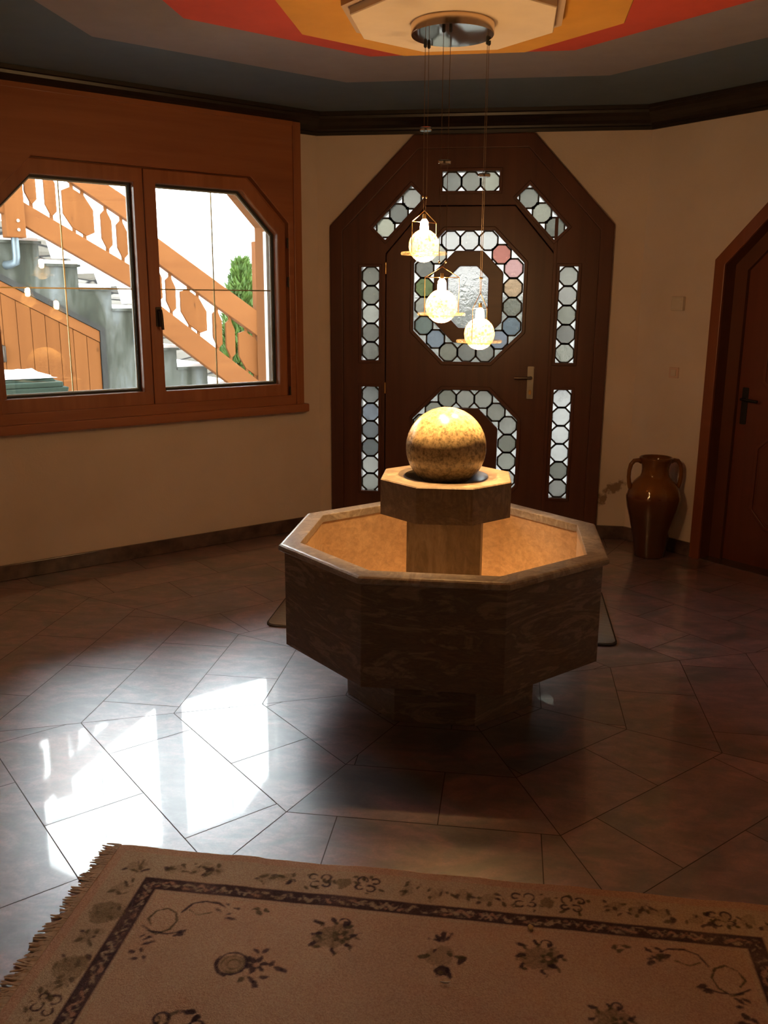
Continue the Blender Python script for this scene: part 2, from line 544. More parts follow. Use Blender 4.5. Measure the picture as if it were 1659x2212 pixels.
def inset(L, d):
    """inset a convex polygon by d"""
    n = len(L); ar = sum(L[i][0] * L[(i + 1) % n][1] - L[(i + 1) % n][0] * L[i][1] for i in range(n))
    sg = 1 if ar > 0 else -1
    out = []
    lines = []
    for i in range(n):
        a, b = L[i], L[(i + 1) % n]
        dx, dy = b[0] - a[0], b[1] - a[1]; l = hypot(dx, dy)
        nx, ny = -dy / l * sg, dx / l * sg
        lines.append((a[0] + nx * d, a[1] + ny * d, dx, dy))
    for i in range(n):
        x1, y1, dx1, dy1 = lines[i - 1]; x2, y2, dx2, dy2 = lines[i]
        den = dx1 * dy2 - dy1 * dx2
        t = ((x2 - x1) * dy2 - (y2 - y1) * dx2) / den
        out.append((x1 + dx1 * t, y1 + dy1 * t))
    return out

def inside(p, L):
    n = len(L); c = False
    for i in range(n):
        a, b = L[i], L[i - 1]
        if (a[1] > p[1]) != (b[1] > p[1]) and p[0] < (b[0] - a[0]) * (p[1] - a[1]) / (b[1] - a[1]) + a[0]:
            c = not c
    return c

def box(bm, x0, x1, y0, y1, z0, z1, mi=0):
    v = [bm.verts.new((x, y, z)) for z in (z0, z1) for x, y in ((x0, y0), (x1, y0), (x1, y1), (x0, y1))]
    for idx in ((3, 2, 1, 0), (4, 5, 6, 7), (0, 1, 5, 4), (1, 2, 6, 5), (2, 3, 7, 6), (3, 0, 4, 7)):
        bm.faces.new([v[i] for i in idx]).material_index = mi

def tube(bm, pts, r, seg=10, mi=0, closed=False):
    pts = [Vector(p) for p in pts]
    rs = r if isinstance(r, (list, tuple)) else [r] * len(pts)
    n = len(pts); rings = []
    up = None
    for i in range(n):
        if closed: d = pts[(i + 1) % n] - pts[i - 1]
        else: d = pts[min(i + 1, n - 1)] - pts[max(i - 1, 0)]
        d.normalize()
        if up is None:
            up = Vector((0, 0, 1)) if abs(d.z) < .9 else Vector((1, 0, 0))
        x = d.cross(up).normalized(); y = x.cross(d).normalized(); up = y
        rings.append([bm.verts.new(pts[i] + (x * cos(2 * pi * k / seg) + y * sin(2 * pi * k / seg)) * rs[i]) for k in range(seg)])
    m = n if closed else n - 1
    for i in range(m):
        a, b = rings[i], rings[(i + 1) % n]
        for k in range(seg):
            bm.faces.new([a[k], a[(k + 1) % seg], b[(k + 1) % seg], b[k]]).material_index = mi
    if not closed:
        bm.faces.new(list(reversed(rings[0]))).material_index = mi
        bm.faces.new(rings[-1]).material_index = mi

def lathe(bm, prof, c=(0, 0), seg=48, mi=0, rot=0., cap0=True, cap1=True):
    """prof: list of (r, z); c: axis position. seg=8 with rot=22.5deg gives the octagons"""
    rings = []
    for r, z in prof:
        if r < 1e-6:
            rings.append([bm.verts.new((c[0], c[1], z))])
        else:
            rings.append([bm.verts.new((c[0] + r * cos(rot + 2 * pi * k / seg), c[1] + r * sin(rot + 2 * pi * k / seg), z)) for k in range(seg)])
    for a, b in zip(rings, rings[1:]):
        for k in range(seg):
            j = (k + 1) % seg
            if len(a) == 1 and len(b) == 1: continue
            if len(a) == 1: f = [a[0], b[j], b[k]]
            elif len(b) == 1: f = [a[k], a[j], b[0]]
            else: f = [a[k], a[j], b[j], b[k]]
            bm.faces.new(f).material_index = mi
    if cap0 and len(rings[0]) > 1: bm.faces.new(list(reversed(rings[0]))).material_index = mi
    if cap1 and len(rings[-1]) > 1: bm.faces.new(rings[-1]).material_index = mi
    return rings

O8 = pi / 8
def BM(): return bmesh.new()

# ================================================================== THE ROOM
# ---- floor: concentric octagon courses of polished granite, joints every 0.6 m, staggered
bm = BM()
tl = bm.loops.layers.float_color.new('tile')
fc = (.022, -.004)
G = .0016
def tile_poly(pts, mi=0):
    f = bm.faces.new([bm.verts.new((p[0], p[1], 0)) for p in pts])
    f.material_index = mi
    c = (random.random(), random.random(), random.random(), 1)
    for l in f.loops: l[tl] = c
for k in range(8):
    ang = pi / 4 * k
    n = (cos(ang), sin(ang)); t = (-sin(ang), cos(ang))      # t0 offset is measured along t
    P = lambda a_, s_: (fc[0] + n[0] * a_ + t[0] * s_, fc[1] + n[1] * a_ + t[1] * s_)
    rows = [.0, .375] + [.675 + .303 * i for i in range(7)]
    for i, (a0, a1) in enumerate(zip(rows, rows[1:])):
        st = .05 + (.3 if i % 2 else 0.)
        cuts = [st + .6 * j for j in range(-6, 7)]
        h1 = a1 * T8
        cs = [-9] + [c for c in cuts if -h1 < c < h1] + [9]
        for u0, u1 in zip(cs, cs[1:]):
            lo0, lo1 = max(u0, -a0 * T8), min(u1, a0 * T8)
            hi0, hi1 = max(u0, -h1), min(u1, h1)
            pts = []
            # clip the trapezium between u0 and u1
            def edge_a(u):   # course boundary along the mitre where |s| = a*T8
                return abs(u) / T8
            left = [(a0, lo0)] if lo0 <= a0 * T8 else []
            poly = []
            if u0 <= -a0 * T8:
                if u0 <= -h1: poly += [(a1, -h1), (a0, -a0 * T8)]
                else: poly += [(a1, u0), (edge_a(u0), u0), (a0, -a0 * T8)]
            elif u0 < a0 * T8: poly += [(a1, u0), (a0, u0)]
            else: poly += [(a1, u0), (edge_a(u0), u0)]
            if u1 >= a0 * T8:
                if u0 < a0 * T8: poly += [(a0, a0 * T8)]
                if u1 >= h1: poly += [(a1, h1)]
                else: poly += [(edge_a(u1), u1), (a1, u1)]
            elif u1 > -a0 * T8: poly += [(a0, u1), (a1, u1)]
            else:
                poly = [p for p in poly if p != (a0, -a0 * T8)]
                poly += [(edge_a(u1), u1), (a1, u1)]
            cl = []
            for p in poly:
                if not cl or hypot(p[0] - cl[-1][0], p[1] - cl[-1][1]) > 1e-4: cl.append(p)
            if len(cl) > 2 and hypot(cl[0][0] - cl[-1][0], cl[0][1] - cl[-1][1]) < 1e-4: cl.pop()
            if len(cl) < 3: continue
            try:
                ins = inset(cl, G)
            except ZeroDivisionError:
                continue
            if min(hypot(ins[i_][0] - ins[i_ - 1][0], ins[i_][1] - ins[i_ - 1][1]) for i_ in range(len(ins))) < .004:
                continue
            tile_poly([P(a_, s_) for a_, s_ in ins])
for ix in range(-4, 4):                      # corridor behind the camera, square slabs
    for iy in range(10):
        x0, y1 = ix * .6, -2.56 - iy * .3
        tile_poly([(x0 + G, y1 - .3 + G), (x0 + .6 - G, y1 - .3 + G), (x0 + .6 - G, y1 - G), (x0 + G, y1 - G)])
g = bm.faces.new([bm.verts.new((x, y, -.0012)) for x, y in ((-2.7, -5.6), (2.6, -5.6), (2.6, 2.6), (-2.7, 2.6))])
g.material_index = 1
for l in g.loops: l[tl] = (0, 0, 0, 1)
# slab under it
box(bm, -2.7, 2.6, -5.6, 2.6, -.2, -.003, 1)
bm.normal_update()
for f_ in list(bm.faces):
    if f_.material_index == 0 and f_.normal.z < 0: f_.normal_flip()
fl = obj('floor', bm, [M['granite'], M['grout']], recalc=False)
struct(fl, 'polished mauve and grey granite floor laid in octagonal rings', 'floor')

# ---- walls
TH = .30
def wall(name, W, outline, mat, label, holes=()):
    b = BM()
    prism(b, W, [outline] + list(holes), 0, -TH)
    return struct(obj(name, b, mat), label, 'wall')
E1 = (A + TH) * T8
full = rect(-E1, E1, -.12, 2.62)
win_open = [(-.995, .875), (.775, .875), (.775, 1.955), (.525, 2.205), (-.745, 2.205), (-.995, 1.955)]
wall('wall_left', WL, rect(-E1 - .35, E1, -.12, 2.62), M['plaster'], 'cream plaster wall with the wide wooden window', [win_open])
DC = -.049   # centre line of the front door
dw = [(-.916, 1.945), (-.398, 2.466), (.324, 2.466), (.818, 1.945)]
wall('wall_back', WD, [(-E1, -.12), (-.916, -.12)] + dw + [(.818, -.12), (E1, -.12), (E1, 2.62), (-E1, 2.62)], M['plaster_stain'],
     'cream plaster wall around the dark octagonal front door')
rd = [(-.500, 1.728), (-.155, 2.075), (.155, 2.075), (.500, 1.728)]
wall('wall_right', WR, [(-E1, -.12), (-.500, -.12)] + rd + [(.500, -.12), (E1, -.12), (E1, 2.62), (-E1, 2.62)], M['plaster'],
     'cream plaster wall holding the reddish inner door and switches')
wall('wall_side_left', Wall((-1, 0), A + .25), rect(-E1 - .2, E1, -.12, 2.62), M['plaster'], 'plain plaster wall left of the window wall')
wall('wall_side_right', Wall((1, 0)), full, M['plaster'], 'plain plaster wall right of the inner door')
wall('wall_near_left', Wall((-q, -q)), full, M['plaster'], 'plain plaster wall on the near left beside the corridor')
wall('wall_near_right', Wall((q, -q)), full, M['plaster'], 'plain plaster wall on the near right beside the corridor')
b = BM(); box(b, -1.3, -1.0, -5.6, -2.3, -.12, 2.62); struct(obj('wall_corridor_left', b, M['hall_plaster']), 'left wall of the corridor the picture is taken from', 'wall')
b = BM(); box(b, 1.0, 1.3, -5.6, -2.3, -.12, 2.62); struct(obj('wall_corridor_right', b, M['hall_plaster']), 'right wall of the corridor the picture is taken from', 'wall')
b = BM(); box(b, -1.3, 1.3, -5.9, -5.6, -.12, 2.62); struct(obj('wall_corridor_end', b, M['hall_plaster']), 'end wall of the corridor behind the viewer', 'wall')

# ---- ceiling with painted octagon bands and the stepped centre
ce = bpy.data.objects.new('ceiling', None); C.objects.link(ce); ce.location = (0, 0, HC)
struct(ce, 'ceiling painted in octagonal bands of blue, grey, red, yellow and cream', 'ceiling')
b = BM(); lathe(b, [(3.1, HC + .004), (3.1, HC + .25)], seg=8, rot=O8); box(b, -1.3, 1.3, -5.9, -2.45, HC, HC + .25)
obj('slab', b, M['hall_plaster'], ce)
def band(name, r0, r1, z, mat):
    b = BM(); lathe(b, [(r0, z), (r1, z)], seg=8, rot=O8, cap0=False, cap1=False); lathe(b, [(r0, z), (r0, z + .003)], seg=8, rot=O8, cap0=False, cap1=False)
    return obj(name, b, mat, ce)
band('blue_band', 3.1, 1.735, HC, M['blue']); band('grey_band', 1.735, 1.211, HC, M['grey']); band('red_band', 1.211, .60, HC, M['red'])
b = BM(); lathe(b, [(.634, HC), (.634, 2.460), (.630, 2.456), (.0, 2.456)], seg=8, rot=O8, cap0=False); obj('yellow_tier', b, M['yellow'], ce)
b = BM(); lathe(b, [(.392, 2.457), (.392, 2.431), (.0, 2.431)], seg=8, rot=O8, cap0=False); obj('tan_tier', b, M['tan'], ce)
b = BM(); lathe(b, [(.362, 2.432), (.362, 2.409), (.359, 2.406), (.0, 2.406)], seg=8, rot=O8, cap0=False); obj('cream_tier', b, M['cream'], ce)

# ---- cornice and skirting
b = BM()
pr = [(0, 2.472), (.014, 2.472), (.016, 2.490), (.030, 2.494), (.032, 2.505), (.050, 2.520), (.078, 2.536), (.098, 2.552), (.102, 2.566), (.116, 2.570), (.118, 2.589), (0, 2.589)]
lathe(b, [((A - d + .002) / cos(pi / 8), z) for d, z in pr], seg=8, rot=O8, cap0=False, cap1=False)
struct(obj('trim_1', b, M['cornice']), 'black moulded cornice running round the top of the walls', 'cornice')
def skirt(name, W, s0, s1, lab):
    b = BM(); prism(b, W, [[(s0, 0.001), (s1, .001), (s1, .085), (s0, .085)]], .016, 0)
    struct(obj(name, b, M['skirting'], bevel=.002), lab, 'baseboard')
hs = A * T8
skirt('baseboard_left', WL, -hs - .34, hs - .004, 'dark granite skirting under the wooden window')
b = BM(); prism(b, WD, [rect(-hs + .004, -.922, .001, .085)], .016, 0); prism(b, WD, [rect(.824, hs - .004, .001, .085)], .016, 0)
struct(obj('baseboard_back', b, M['skirting'], bevel=.002), 'short dark granite skirting either side of the front door', 'baseboard')
b = BM(); prism(b, WR, [rect(-hs + .004, -.505, .001, .085)], .016, 0); prism(b, WR, [rect(.505, hs, .001, .085)], .016, 0)
struct(obj('baseboard_right', b, M['skirting'], bevel=.002), 'dark granite skirting behind the glazed jar', 'baseboard')

# ================================================================== WINDOW (wall_left)
w1 = bpy.data.objects.new('window_1', None); C.objects.link(w1); w1.location = WL(-.12, .9, 0)
struct(w1, 'two-casement larch window with cut-off upper corners', 'window')
# surround: shutter box on top, posts, with the octagonal cut-out
b = BM()
hole = [(-.985, .905), (.760, .905), (.760, 1.945), (.508, 2.192), (-.735, 2.192), (-.985, 1.945)]
prism(b, WL, [rect(-1.03, .80, .845, 2.524), hole], .050, -.02)
obj('surround', b, M['larch_h'], w1, bevel=.004)
b = BM(); prism(b, WL, [rect(.795, .848, .845, 2.524)], .062, .001); obj('surround_post', b, M['larch_v'], w1, bevel=.003)
b = BM(); prism(b, WL, [rect(-1.03, .80, 2.500, 2.527)], .058, .049); obj('surround_moulding', b, M['larch_h'], w1, bevel=.002)
b = BM(); prism(b, WL, [rect(-1.03, .872, .797, .848)], .085, .001); obj('sill', b, M['larch_h'], w1, bevel=.006)
# fixed frame just inside the surround
b = BM()
prism(b, WL, [win_open, inset(win_open, .05)], .006, -.07)
obj('fixed_frame', b, M['larch_h'], w1, bevel=.003)
# wooden outer reveal
b = BM(); prism(b, WL, [win_open, inset(win_open, .045)], -.068, -TH - .02); obj('outer_reveal', b, M['ext_larch_v'], w1)
b = BM(); prism(b, WL, [rect(-.95, .73, .900, .956)], -.069, -TH - .06); obj('outer_sill', b, M['snow'], w1, label='white snowy outer sill')
b = BM(); prism(b, WL, [rect(.668, .728, .957, 1.90)], -.069, -.105); obj('lit_frame_edge', b, M['spacer'], w1, label='pale strip beside the right pane standing in for the daylit frame edge')  # added strip; its pale colour stands in for daylight on the frame edge
def sash(glass, outer, name='sash'):
    b = BM(); prism(b, WL, [outer, glass], .030, -.055)
    s = obj(name, b, M['larch_v'], w1, bevel=.005)
    b = BM(); prism(b, WL, [glass, inset(glass, .012)], -.020, -.030); obj('gasket', b, M['gasket'], s)
    b = BM(); g2 = inset(glass, .003); prism(b, WL, [g2, inset(g2, .016)], -.034, -.044); obj('spacer_bar', b, M['spacer'], s)
    b = BM(); prism(b, WL, [glass], -.031, -.0335); prism(b, WL, [glass], -.046, -.0485)
    obj('glass_pane', b, M['glass'], s)
    return s
gl = [(-.965, .978), (-.200, .978), (-.200, 2.110), (-.739, 2.110), (-.965, 1.884)]
ol = [(-1.0, .900), (-.1465, .900), (-.1465, 2.186), (-.760, 2.186), (-1.0, 1.946)]
gr = [(-.072, .975), (.692, .975), (.692, 1.880), (.458, 2.114), (-.072, 2.114)]
orr = [(-.1425, .900), (.745, .900), (.745, 1.930), (.489, 2.186), (-.1425, 2.186)]
sl = sash(gl, ol); sr = sash(gr, orr)
for s_, v_, a0, a1 in ((sl, -.584, -.965, -.200), (sr, .291, -.072, .692)):
    b = BM(); prism(b, WL, [rect(a0, a1, 1.5435, 1.5505)], -.036, -.043); obj('brass_muntin', b, M['old_brass'], s_)
    b = BM(); prism(b, WL, [rect(v_ - .003, v_ + .003, .978, 2.112)], -.036, -.043); obj('brass_muntin', b, M['old_brass'], s_)
# casement handle on the right sash
b = BM(); prism(b, WL, [octp(-.098, 1.395, .013, .055, .004)], .040, .030)
tube(b, [WL(-.098, 1.43, .038), WL(-.098, 1.43, .075), WL(-.098, 1.405, .082), WL(-.094, 1.325, .080)], .0085, 10)
obj('handle', b, M['bronze'], sr, smooth=50)
for z in (1.83, 1.60, .93):
    b = BM(); tube(b, [WL(.756, z - .03, .040), WL(.756, z + .03, .040)], .006, 8); obj('hinge', b, M['bronze'], sr, smooth=50)

# ================================================================== FRONT DOOR (wall_back)
d1 = bpy.data.objects.new('door_1', None); C.objects.link(d1); d1.location = WD(DC, 0, 0)
struct(d1, 'dark walnut front door with leaded bullseye glass in an octagonal frame', 'door')
AF = .114          # pane width across flats
PT = .1165         # pane pitch
def ob_rect(c, u, hl, hw):
    v = (-u[1], u[0])
    return [(c[0] - u[0] * hl - v[0] * hw, c[1] - u[1] * hl - v[1] * hw), (c[0] + u[0] * hl - v[0] * hw, c[1] + u[1] * hl - v[1] * hw),
            (c[0] + u[0] * hl + v[0] * hw, c[1] + u[1] * hl + v[1] * hw), (c[0] - u[0] * hl + v[0] * hw, c[1] - u[1] * hl + v[1] * hw)]
O_top = rect(-.222, .126, 2.141, 2.258)
O_lu = rect(-.720, -.604, 1.118, 1.699); O_ll = rect(-.720, -.604, .262, .953)
O_ru = rect(.505, .622, 1.120, 1.704); O_rl = rect(.506, .621, .257, .956)
O_dl = ob_rect((-.489, 2.018), (.69, .72), .172, .055)
O_dr = ob_rect((.386, 2.016), (.69, -.72), .172, .055)
leaf_o = [(-.561, .012), (.470, .012), (.470, 1.775), (.225, 2.056), (-.317, 2.056), (-.561, 1.775)]
frame_o = [(-.916, .0)] + [(x, z) for x, z in ((-.916, 1.943), (-.398, 2.464), (.324, 2.464), (.818, 1.943))] + [(.818, .0)]
# frame outline as a notch: around the leaf
frame_loop = [(-.916, .0), (-.566, .0), (-.566, 1.777), (-.319, 2.061), (.227, 2.061), (.475, 1.777), (.475, .0), (.818, .0),
              (.818, 1.943), (.324, 2.464), (-.398, 2.464), (-.916, 1.943)]
b = BM(); prism(b, WD, [frame_loop, O_top, O_lu, O_ll, O_ru, O_rl, O_dl, O_dr], .018, -.075)
fr = obj('frame', b, M['walnut_v'], d1, bevel=.003)
# raised architrave following the outer edge
arch_in = [(-.835, .0), (-.835, 1.912), (-.365, 2.384), (.291, 2.384), (.737, 1.912), (.737, .0)]
b = BM(); prism(b, WD, [[(-.916, 0)] + [(-.835, 0)] + arch_in[1:5] + [(.737, 0), (.818, 0)] + [(.818, 1.943), (.324, 2.464), (-.398, 2.464), (-.916, 1.943)]], .034, .017)
obj('architrave', b, M['walnut_v'], d1, bevel=.006)
b = BM()
for L in (O_top, O_lu, O_ll, O_ru, O_rl, O_dl, O_dr):
    cw = L if sum(L[i - 1][0] * L[i][1] - L[i][0] * L[i - 1][1] for i in range(4)) > 0 else L[::-1]
    prism(b, WD, [inset(cw, -.016), inset(cw, .002)], .026, .017)
obj('glazing_bead', b, M['walnut_h'], fr, bevel=.003)

UZ, LZ = 1.516, .541
UO = octp(DC + .002, UZ, .342, .400, .193); UI = octp(DC + .002, UZ, .2145, .279, .128); UC = octp(DC + .036, UZ, .0905, .187, .075)
UC = octp(DC + .0, UZ - .0, .125, .187, .072)
LO = octp(DC + .002, LZ, .338, .402, .190); LI = octp(DC + .002, LZ, .2125, .284, .127); LC = octp(DC, LZ, .122, .190, .072)
b = BM(); prism(b, WD, [leaf_o, UO, LO], .012, -.050)
leaf = obj('leaf', b, M['walnut_v'], d1, bevel=.003)
b = BM(); prism(b, WD, [inset(leaf_o, -.03), inset(leaf_o, .02)], -.052, -.074); obj('gap_light_stop', b, M['walnut_v'], fr)  # strip added behind the leaf's gap to block leaking daylight
b = BM()
for L in (UO, LO): prism(b, WD, [inset(L, -.020), inset(L, .003)], .022, .011)
obj('glazing_bead', b, M['walnut_h'], leaf, bevel=.004)
b = BM(); prism(b, WD, [UI, UC], .016, -.045); obj('inner_octagon', b, M['walnut_h'], leaf, bevel=.005)
b = BM(); prism(b, WD, [LI, LC], .016, -.045); obj('inner_octagon', b, M['walnut_h'], leaf, bevel=.005)
b = BM(); prism(b, WD, [octp(.470 + .006, 1.0, .010, .99, .003)], .024, .010); obj('closing_strip', b, M['walnut_v'], leaf, bevel=.003)

def came_segments(centres, diag, outer, inner):
    segs = []
    h = AF / 2; e = h * tan(pi / 8)
    for i, (x, z) in enumerate(centres):
        P = octp(x, z, h, h, h - e)
        for k in range(8): segs.append((P[k], P[(k + 1) % 8]))
        if i in diag:      # short bars carrying the octagon sides on to the border
            for sx in (-1, 1):
                for sz in (-1, 1):
                    segs.append(((x + sx * e, z + sz * h), (x + sx * (e + .075), z + sz * h)))
                    segs.append(((x + sx * h, z + sz * e), (x + sx * h, z + sz * (e + .075))))
    return segs

def leaded(parent, name, outer, centres, diag=(), inner=None, tints=None, seed=0):
    rnd = random.Random(seed)
    ok = lambda p: inside(p, outer) and (inner is None or not inside(p, inner))
    b = BM()
    segs = came_segments(centres, diag, outer, inner)
    octs = [octp(x, z, AF / 2 - .003, AF / 2 - .003, (AF / 2) * (1 - tan(pi / 8))) for x, z in centres]
    for si, (p0, p1) in enumerate(segs):
        n = 30; runs = []; cur = None
        for i in range(n + 1):
            t = i / n; p = (p0[0] + (p1[0] - p0[0]) * t, p0[1] + (p1[1] - p0[1]) * t)
            good = ok(p) and not any(inside(p, o) for o in octs)
            if good and cur is None: cur = t
            if (not good or i == n) and cur is not None:
                if t - cur > .06: runs.append((cur, t))
                cur = None
        for t0, t1 in runs:
            a = (p0[0] + (p1[0] - p0[0]) * t0, p0[1] + (p1[1] - p0[1]) * t0); c = (p0[0] + (p1[0] - p0[0]) * t1, p0[1] + (p1[1] - p0[1]) * t1)
            dx, dz = c[0] - a[0], c[1] - a[1]; l = hypot(dx, dz)
            prism(b, WD, [ob_rect(((a[0] + c[0]) / 2, (a[1] + c[1]) / 2), (dx / l, dz / l), l / 2 + .002, .0050)], -.0125, -.0240)
    cames = b
    # glass: one slab per octagon, a plain slab behind the leftovers
    b = BM(); tn = b.loops.layers.float_color.new('tint')
    def paint(fs, c):
        for f in fs:
            for l in f.loops: l[tn] = (*c, 1)
    for i, (x, z) in enumerate(centres):
        v = rnd.uniform(.50, .80)
        c = (v, v * rnd.uniform(.98, 1.0), v * rnd.uniform(.90, .97))
        if tints and i in tints: c = tuple(min(.95, x * 1.15) for x in tints[i])
        paint(prism(b, WD, [octp(x, z, AF / 2 - .001, AF / 2 - .001, (AF / 2) * (1 - tan(pi / 8)))], -.015, -.0205), c)
    v = .34
    paint(prism(b, WD, [outer] + ([inner] if inner else []), -.0212, -.0228), (v, v, v * .94))
    pn = obj('leaded_glass', b, M['bullseye'], parent)
    obj('lead_cames', cames, M['lead'], pn)
    return pn

def column_c(x, z0, z1, n):
    zc = (z0 + z1) / 2
    return [(x, zc + (i - (n - 1) / 2) * PT) for i in range(n)]
leaded(fr, 'glass', O_top, [(-.048 + (i - 1) * .116, 2.1995) for i in range(3)], seed=1)
leaded(fr, 'glass', O_dl, [(-.489 + i * .0815, 2.018 + i * .0845) for i in (-1, 0, 1)], (0, 1, 2), seed=2)
leaded(fr, 'glass', O_dr, [(.386 + i * .0815, 2.016 - i * .0845) for i in (-1, 0, 1)], (0, 1, 2), seed=3)
leaded(fr, 'glass', O_lu, column_c(-.662, 1.118, 1.699, 5), seed=4)
leaded(fr, 'glass', O_ll, column_c(-.662, .262, .953, 6), tints={4: (.48, .50, .54), 3: (.42, .43, .44), 2: (.40, .41, .41), 5: (.50, .50, .49)}, seed=5)  # darker tints stand in for dimmer light behind these panes
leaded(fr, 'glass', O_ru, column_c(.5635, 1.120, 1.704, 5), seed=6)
leaded(fr, 'glass', O_rl, column_c(.5635, .257, .956, 6), tints={5: (.95, .93, .88), 4: (.97, .96, .93), 3: (.93, .91, .86), 2: (.84, .85, .84)}, seed=7)  # paler tints stand in for brighter daylight behind these panes
def ring_centres(cx, cz):
    h = [(-.116, .34), (0, .34), (.116, .34), (.199, .259), (.276, .175), (.276, .058), (.276, -.058), (.276, -.175), (.199, -.259),
         (.116, -.34), (0, -.34), (-.116, -.34), (-.199, -.259), (-.276, -.175), (-.276, -.058), (-.276, .058), (-.276, .175), (-.199, .259)]
    return [(cx + x, cz + z) for x, z in h]
rt = {0: (.86, .86, .88), 1: (.97, .96, .95), 2: (.97, .97, .97), 3: (.72, .46, .42), 4: (.80, .62, .62), 5: (.76, .64, .52), 15: (.42, .46, .32), 12: (.58, .62, .68), 13: (.50, .54, .52), 7: (.50, .55, .60), 8: (.60, .63, .70)}  # top row tinted near white to carry the strong daylight behind it
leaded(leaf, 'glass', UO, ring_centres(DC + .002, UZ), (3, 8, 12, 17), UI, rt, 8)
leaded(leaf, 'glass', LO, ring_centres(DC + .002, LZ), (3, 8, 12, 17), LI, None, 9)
for L, nm in ((UC, 1), (LC, 2)):
    b = BM(); tn = b.loops.layers.float_color.new('tint')
    for f in prism(b, WD, [inset(L, -.008)], -.014, -.021):
        for l in f.loops: l[tn] = (.32, .32, .305, 1)
    obj('centre_glass', b, M['bullseye'], leaf)
# lever handle, plate, hinges
b = BM(); prism(b, WD, [octp(.360, .995, .021, .103, .004)], .018, .012)
pl = obj('lock_plate', b, M['plate_steel'], leaf, bevel=.002)
b = BM(); tube(b, [WD(.362, 1.028, .016), WD(.362, 1.028, .052), WD(.345, 1.028, .060), WD(.258, 1.026, .058)], .008, 10); obj('lever_handle', b, M['plate_steel'], pl, smooth=50)
b = BM(); prism(b, WD, [octp(.360, .935, .008, .014, .004)], .026, .017); obj('lock_cylinder', b, M['brass'], pl)
for z in (1.69, .945, .28):
    b = BM(); tube(b, [WD(-.563, z - .035, .022), WD(-.563, z + .035, .022)], .0065, 8); obj('hinge', b, M['brass'], leaf, smooth=50)
b = BM(); prism(b, WD, [rect(-.93, .83, -.0, .012)], .006, -.3); obj('threshold', b, M['skirting'], d1)

# ================================================================== INNER DOOR (wall_right)
d2 = bpy.data.objects.new('door_2', None); C.objects.link(d2); d2.location = WR(0, 0, 0)
struct(d2, 'reddish wooden inner door with cut corners set deep in its frame', 'door')
ro = [(-.502, 0)] + [(-.502, 1.728), (-.155, 2.078), (.155, 2.078), (.502, 1.728)] + [(.502, 0)]
ri = [(-.437, 0), (-.437, 1.700), (-.128, 2.012), (.128, 2.012), (.437, 1.700), (.437, 0)]
b = BM(); prism(b, WR, [ro + ri[::-1]], .020, .0); obj('casing', b, M['inner_frame'], d2, bevel=.004)
rj = [(-.437, 0), (-.437, 1.700), (-.128, 2.012), (.128, 2.012), (.437, 1.700), (.437, 0)]
rk = [(-.362, 0), (-.362, 1.670), (-.096, 1.938), (.096, 1.938), (.362, 1.670), (.362, 0)]
b = BM(); prism(b, WR, [[(-.5, 0)] + [(-.5, 1.727), (-.155, 2.074), (.155, 2.074), (.5, 1.727), (.5, 0)] + rj[::-1]], .002, -.12)
prism(b, WR, [rj + rk[::-1]], -.09, -.16)
obj('jamb', b, M['inner_jamb'], d2)
b = BM(); prism(b, WR, [[(-.366, .0), (.366, .0), (.366, 1.674), (.100, 1.942), (-.100, 1.942), (-.366, 1.674)]], -.118, -.160)
lf = obj('leaf', b, M['inner_door'], d2)
b = BM(); prism(b, WR, [rect(-.50, .50, -.05, .004)], -.0, -.3); obj('threshold', b, M['skirting'], d2)  # slab added under the leaf to block daylight leaking in
for nm, L in (('panel', octp(0, .51, .225, .285, .10)), ('panel', octp(0, 1.36, .225, .40, .10))):
    b = BM(); prism(b, WR, [L, inset(L, .022)], -.110, -.119); prism(b, WR, [inset(L, .035)], -.112, -.119)
    obj(nm, b, M['inner_door'], lf, bevel=.004)
b = BM(); prism(b, WR, [octp(-.318, .92, .019, .105, .004)], -.113, -.119); hp = obj('lock_plate', b, M['iron'], lf, bevel=.002)
b = BM(); tube(b, [WR(-.318, .96, -.115), WR(-.318, .96, -.075), WR(-.300, .96, -.068), WR(-.215, .955, -.070)], .008, 10); obj('lever_handle', b, M['iron'], hp, smooth=50)

# ---- switches on the right wall
t = thing('thermostat', 'square cream box on the wall above the glazed jar, casting a small shadow', 'thermostat', WR(-.722, 1.487, 0))
b = BM(); prism(b, WR, [rect(-.762, -.682, 1.447, 1.527)], .028, 0); obj('body', b, M['white_plastic'], t, bevel=.004)
b = BM(); prism(b, WR, [rect(-.754, -.690, 1.455, 1.519)], .031, .027); obj('cover', b, M['white_plastic'], t, bevel=.003)
t = thing('light_switch', 'small flat pinkish wall switch lower than the square cream box', 'switch', WR(-.720, 1.087, 0))
b = BM(); prism(b, WR, [rect(-.752, -.688, 1.055, 1.119)], .008, 0); obj('plate', b, M['pink_plastic'], t, bevel=.002)
b = BM(); prism(b, WR, [rect(-.737, -.703, 1.068, 1.106)], .013, .007); obj('rocker', b, M['white_plastic'], t, bevel=.002)

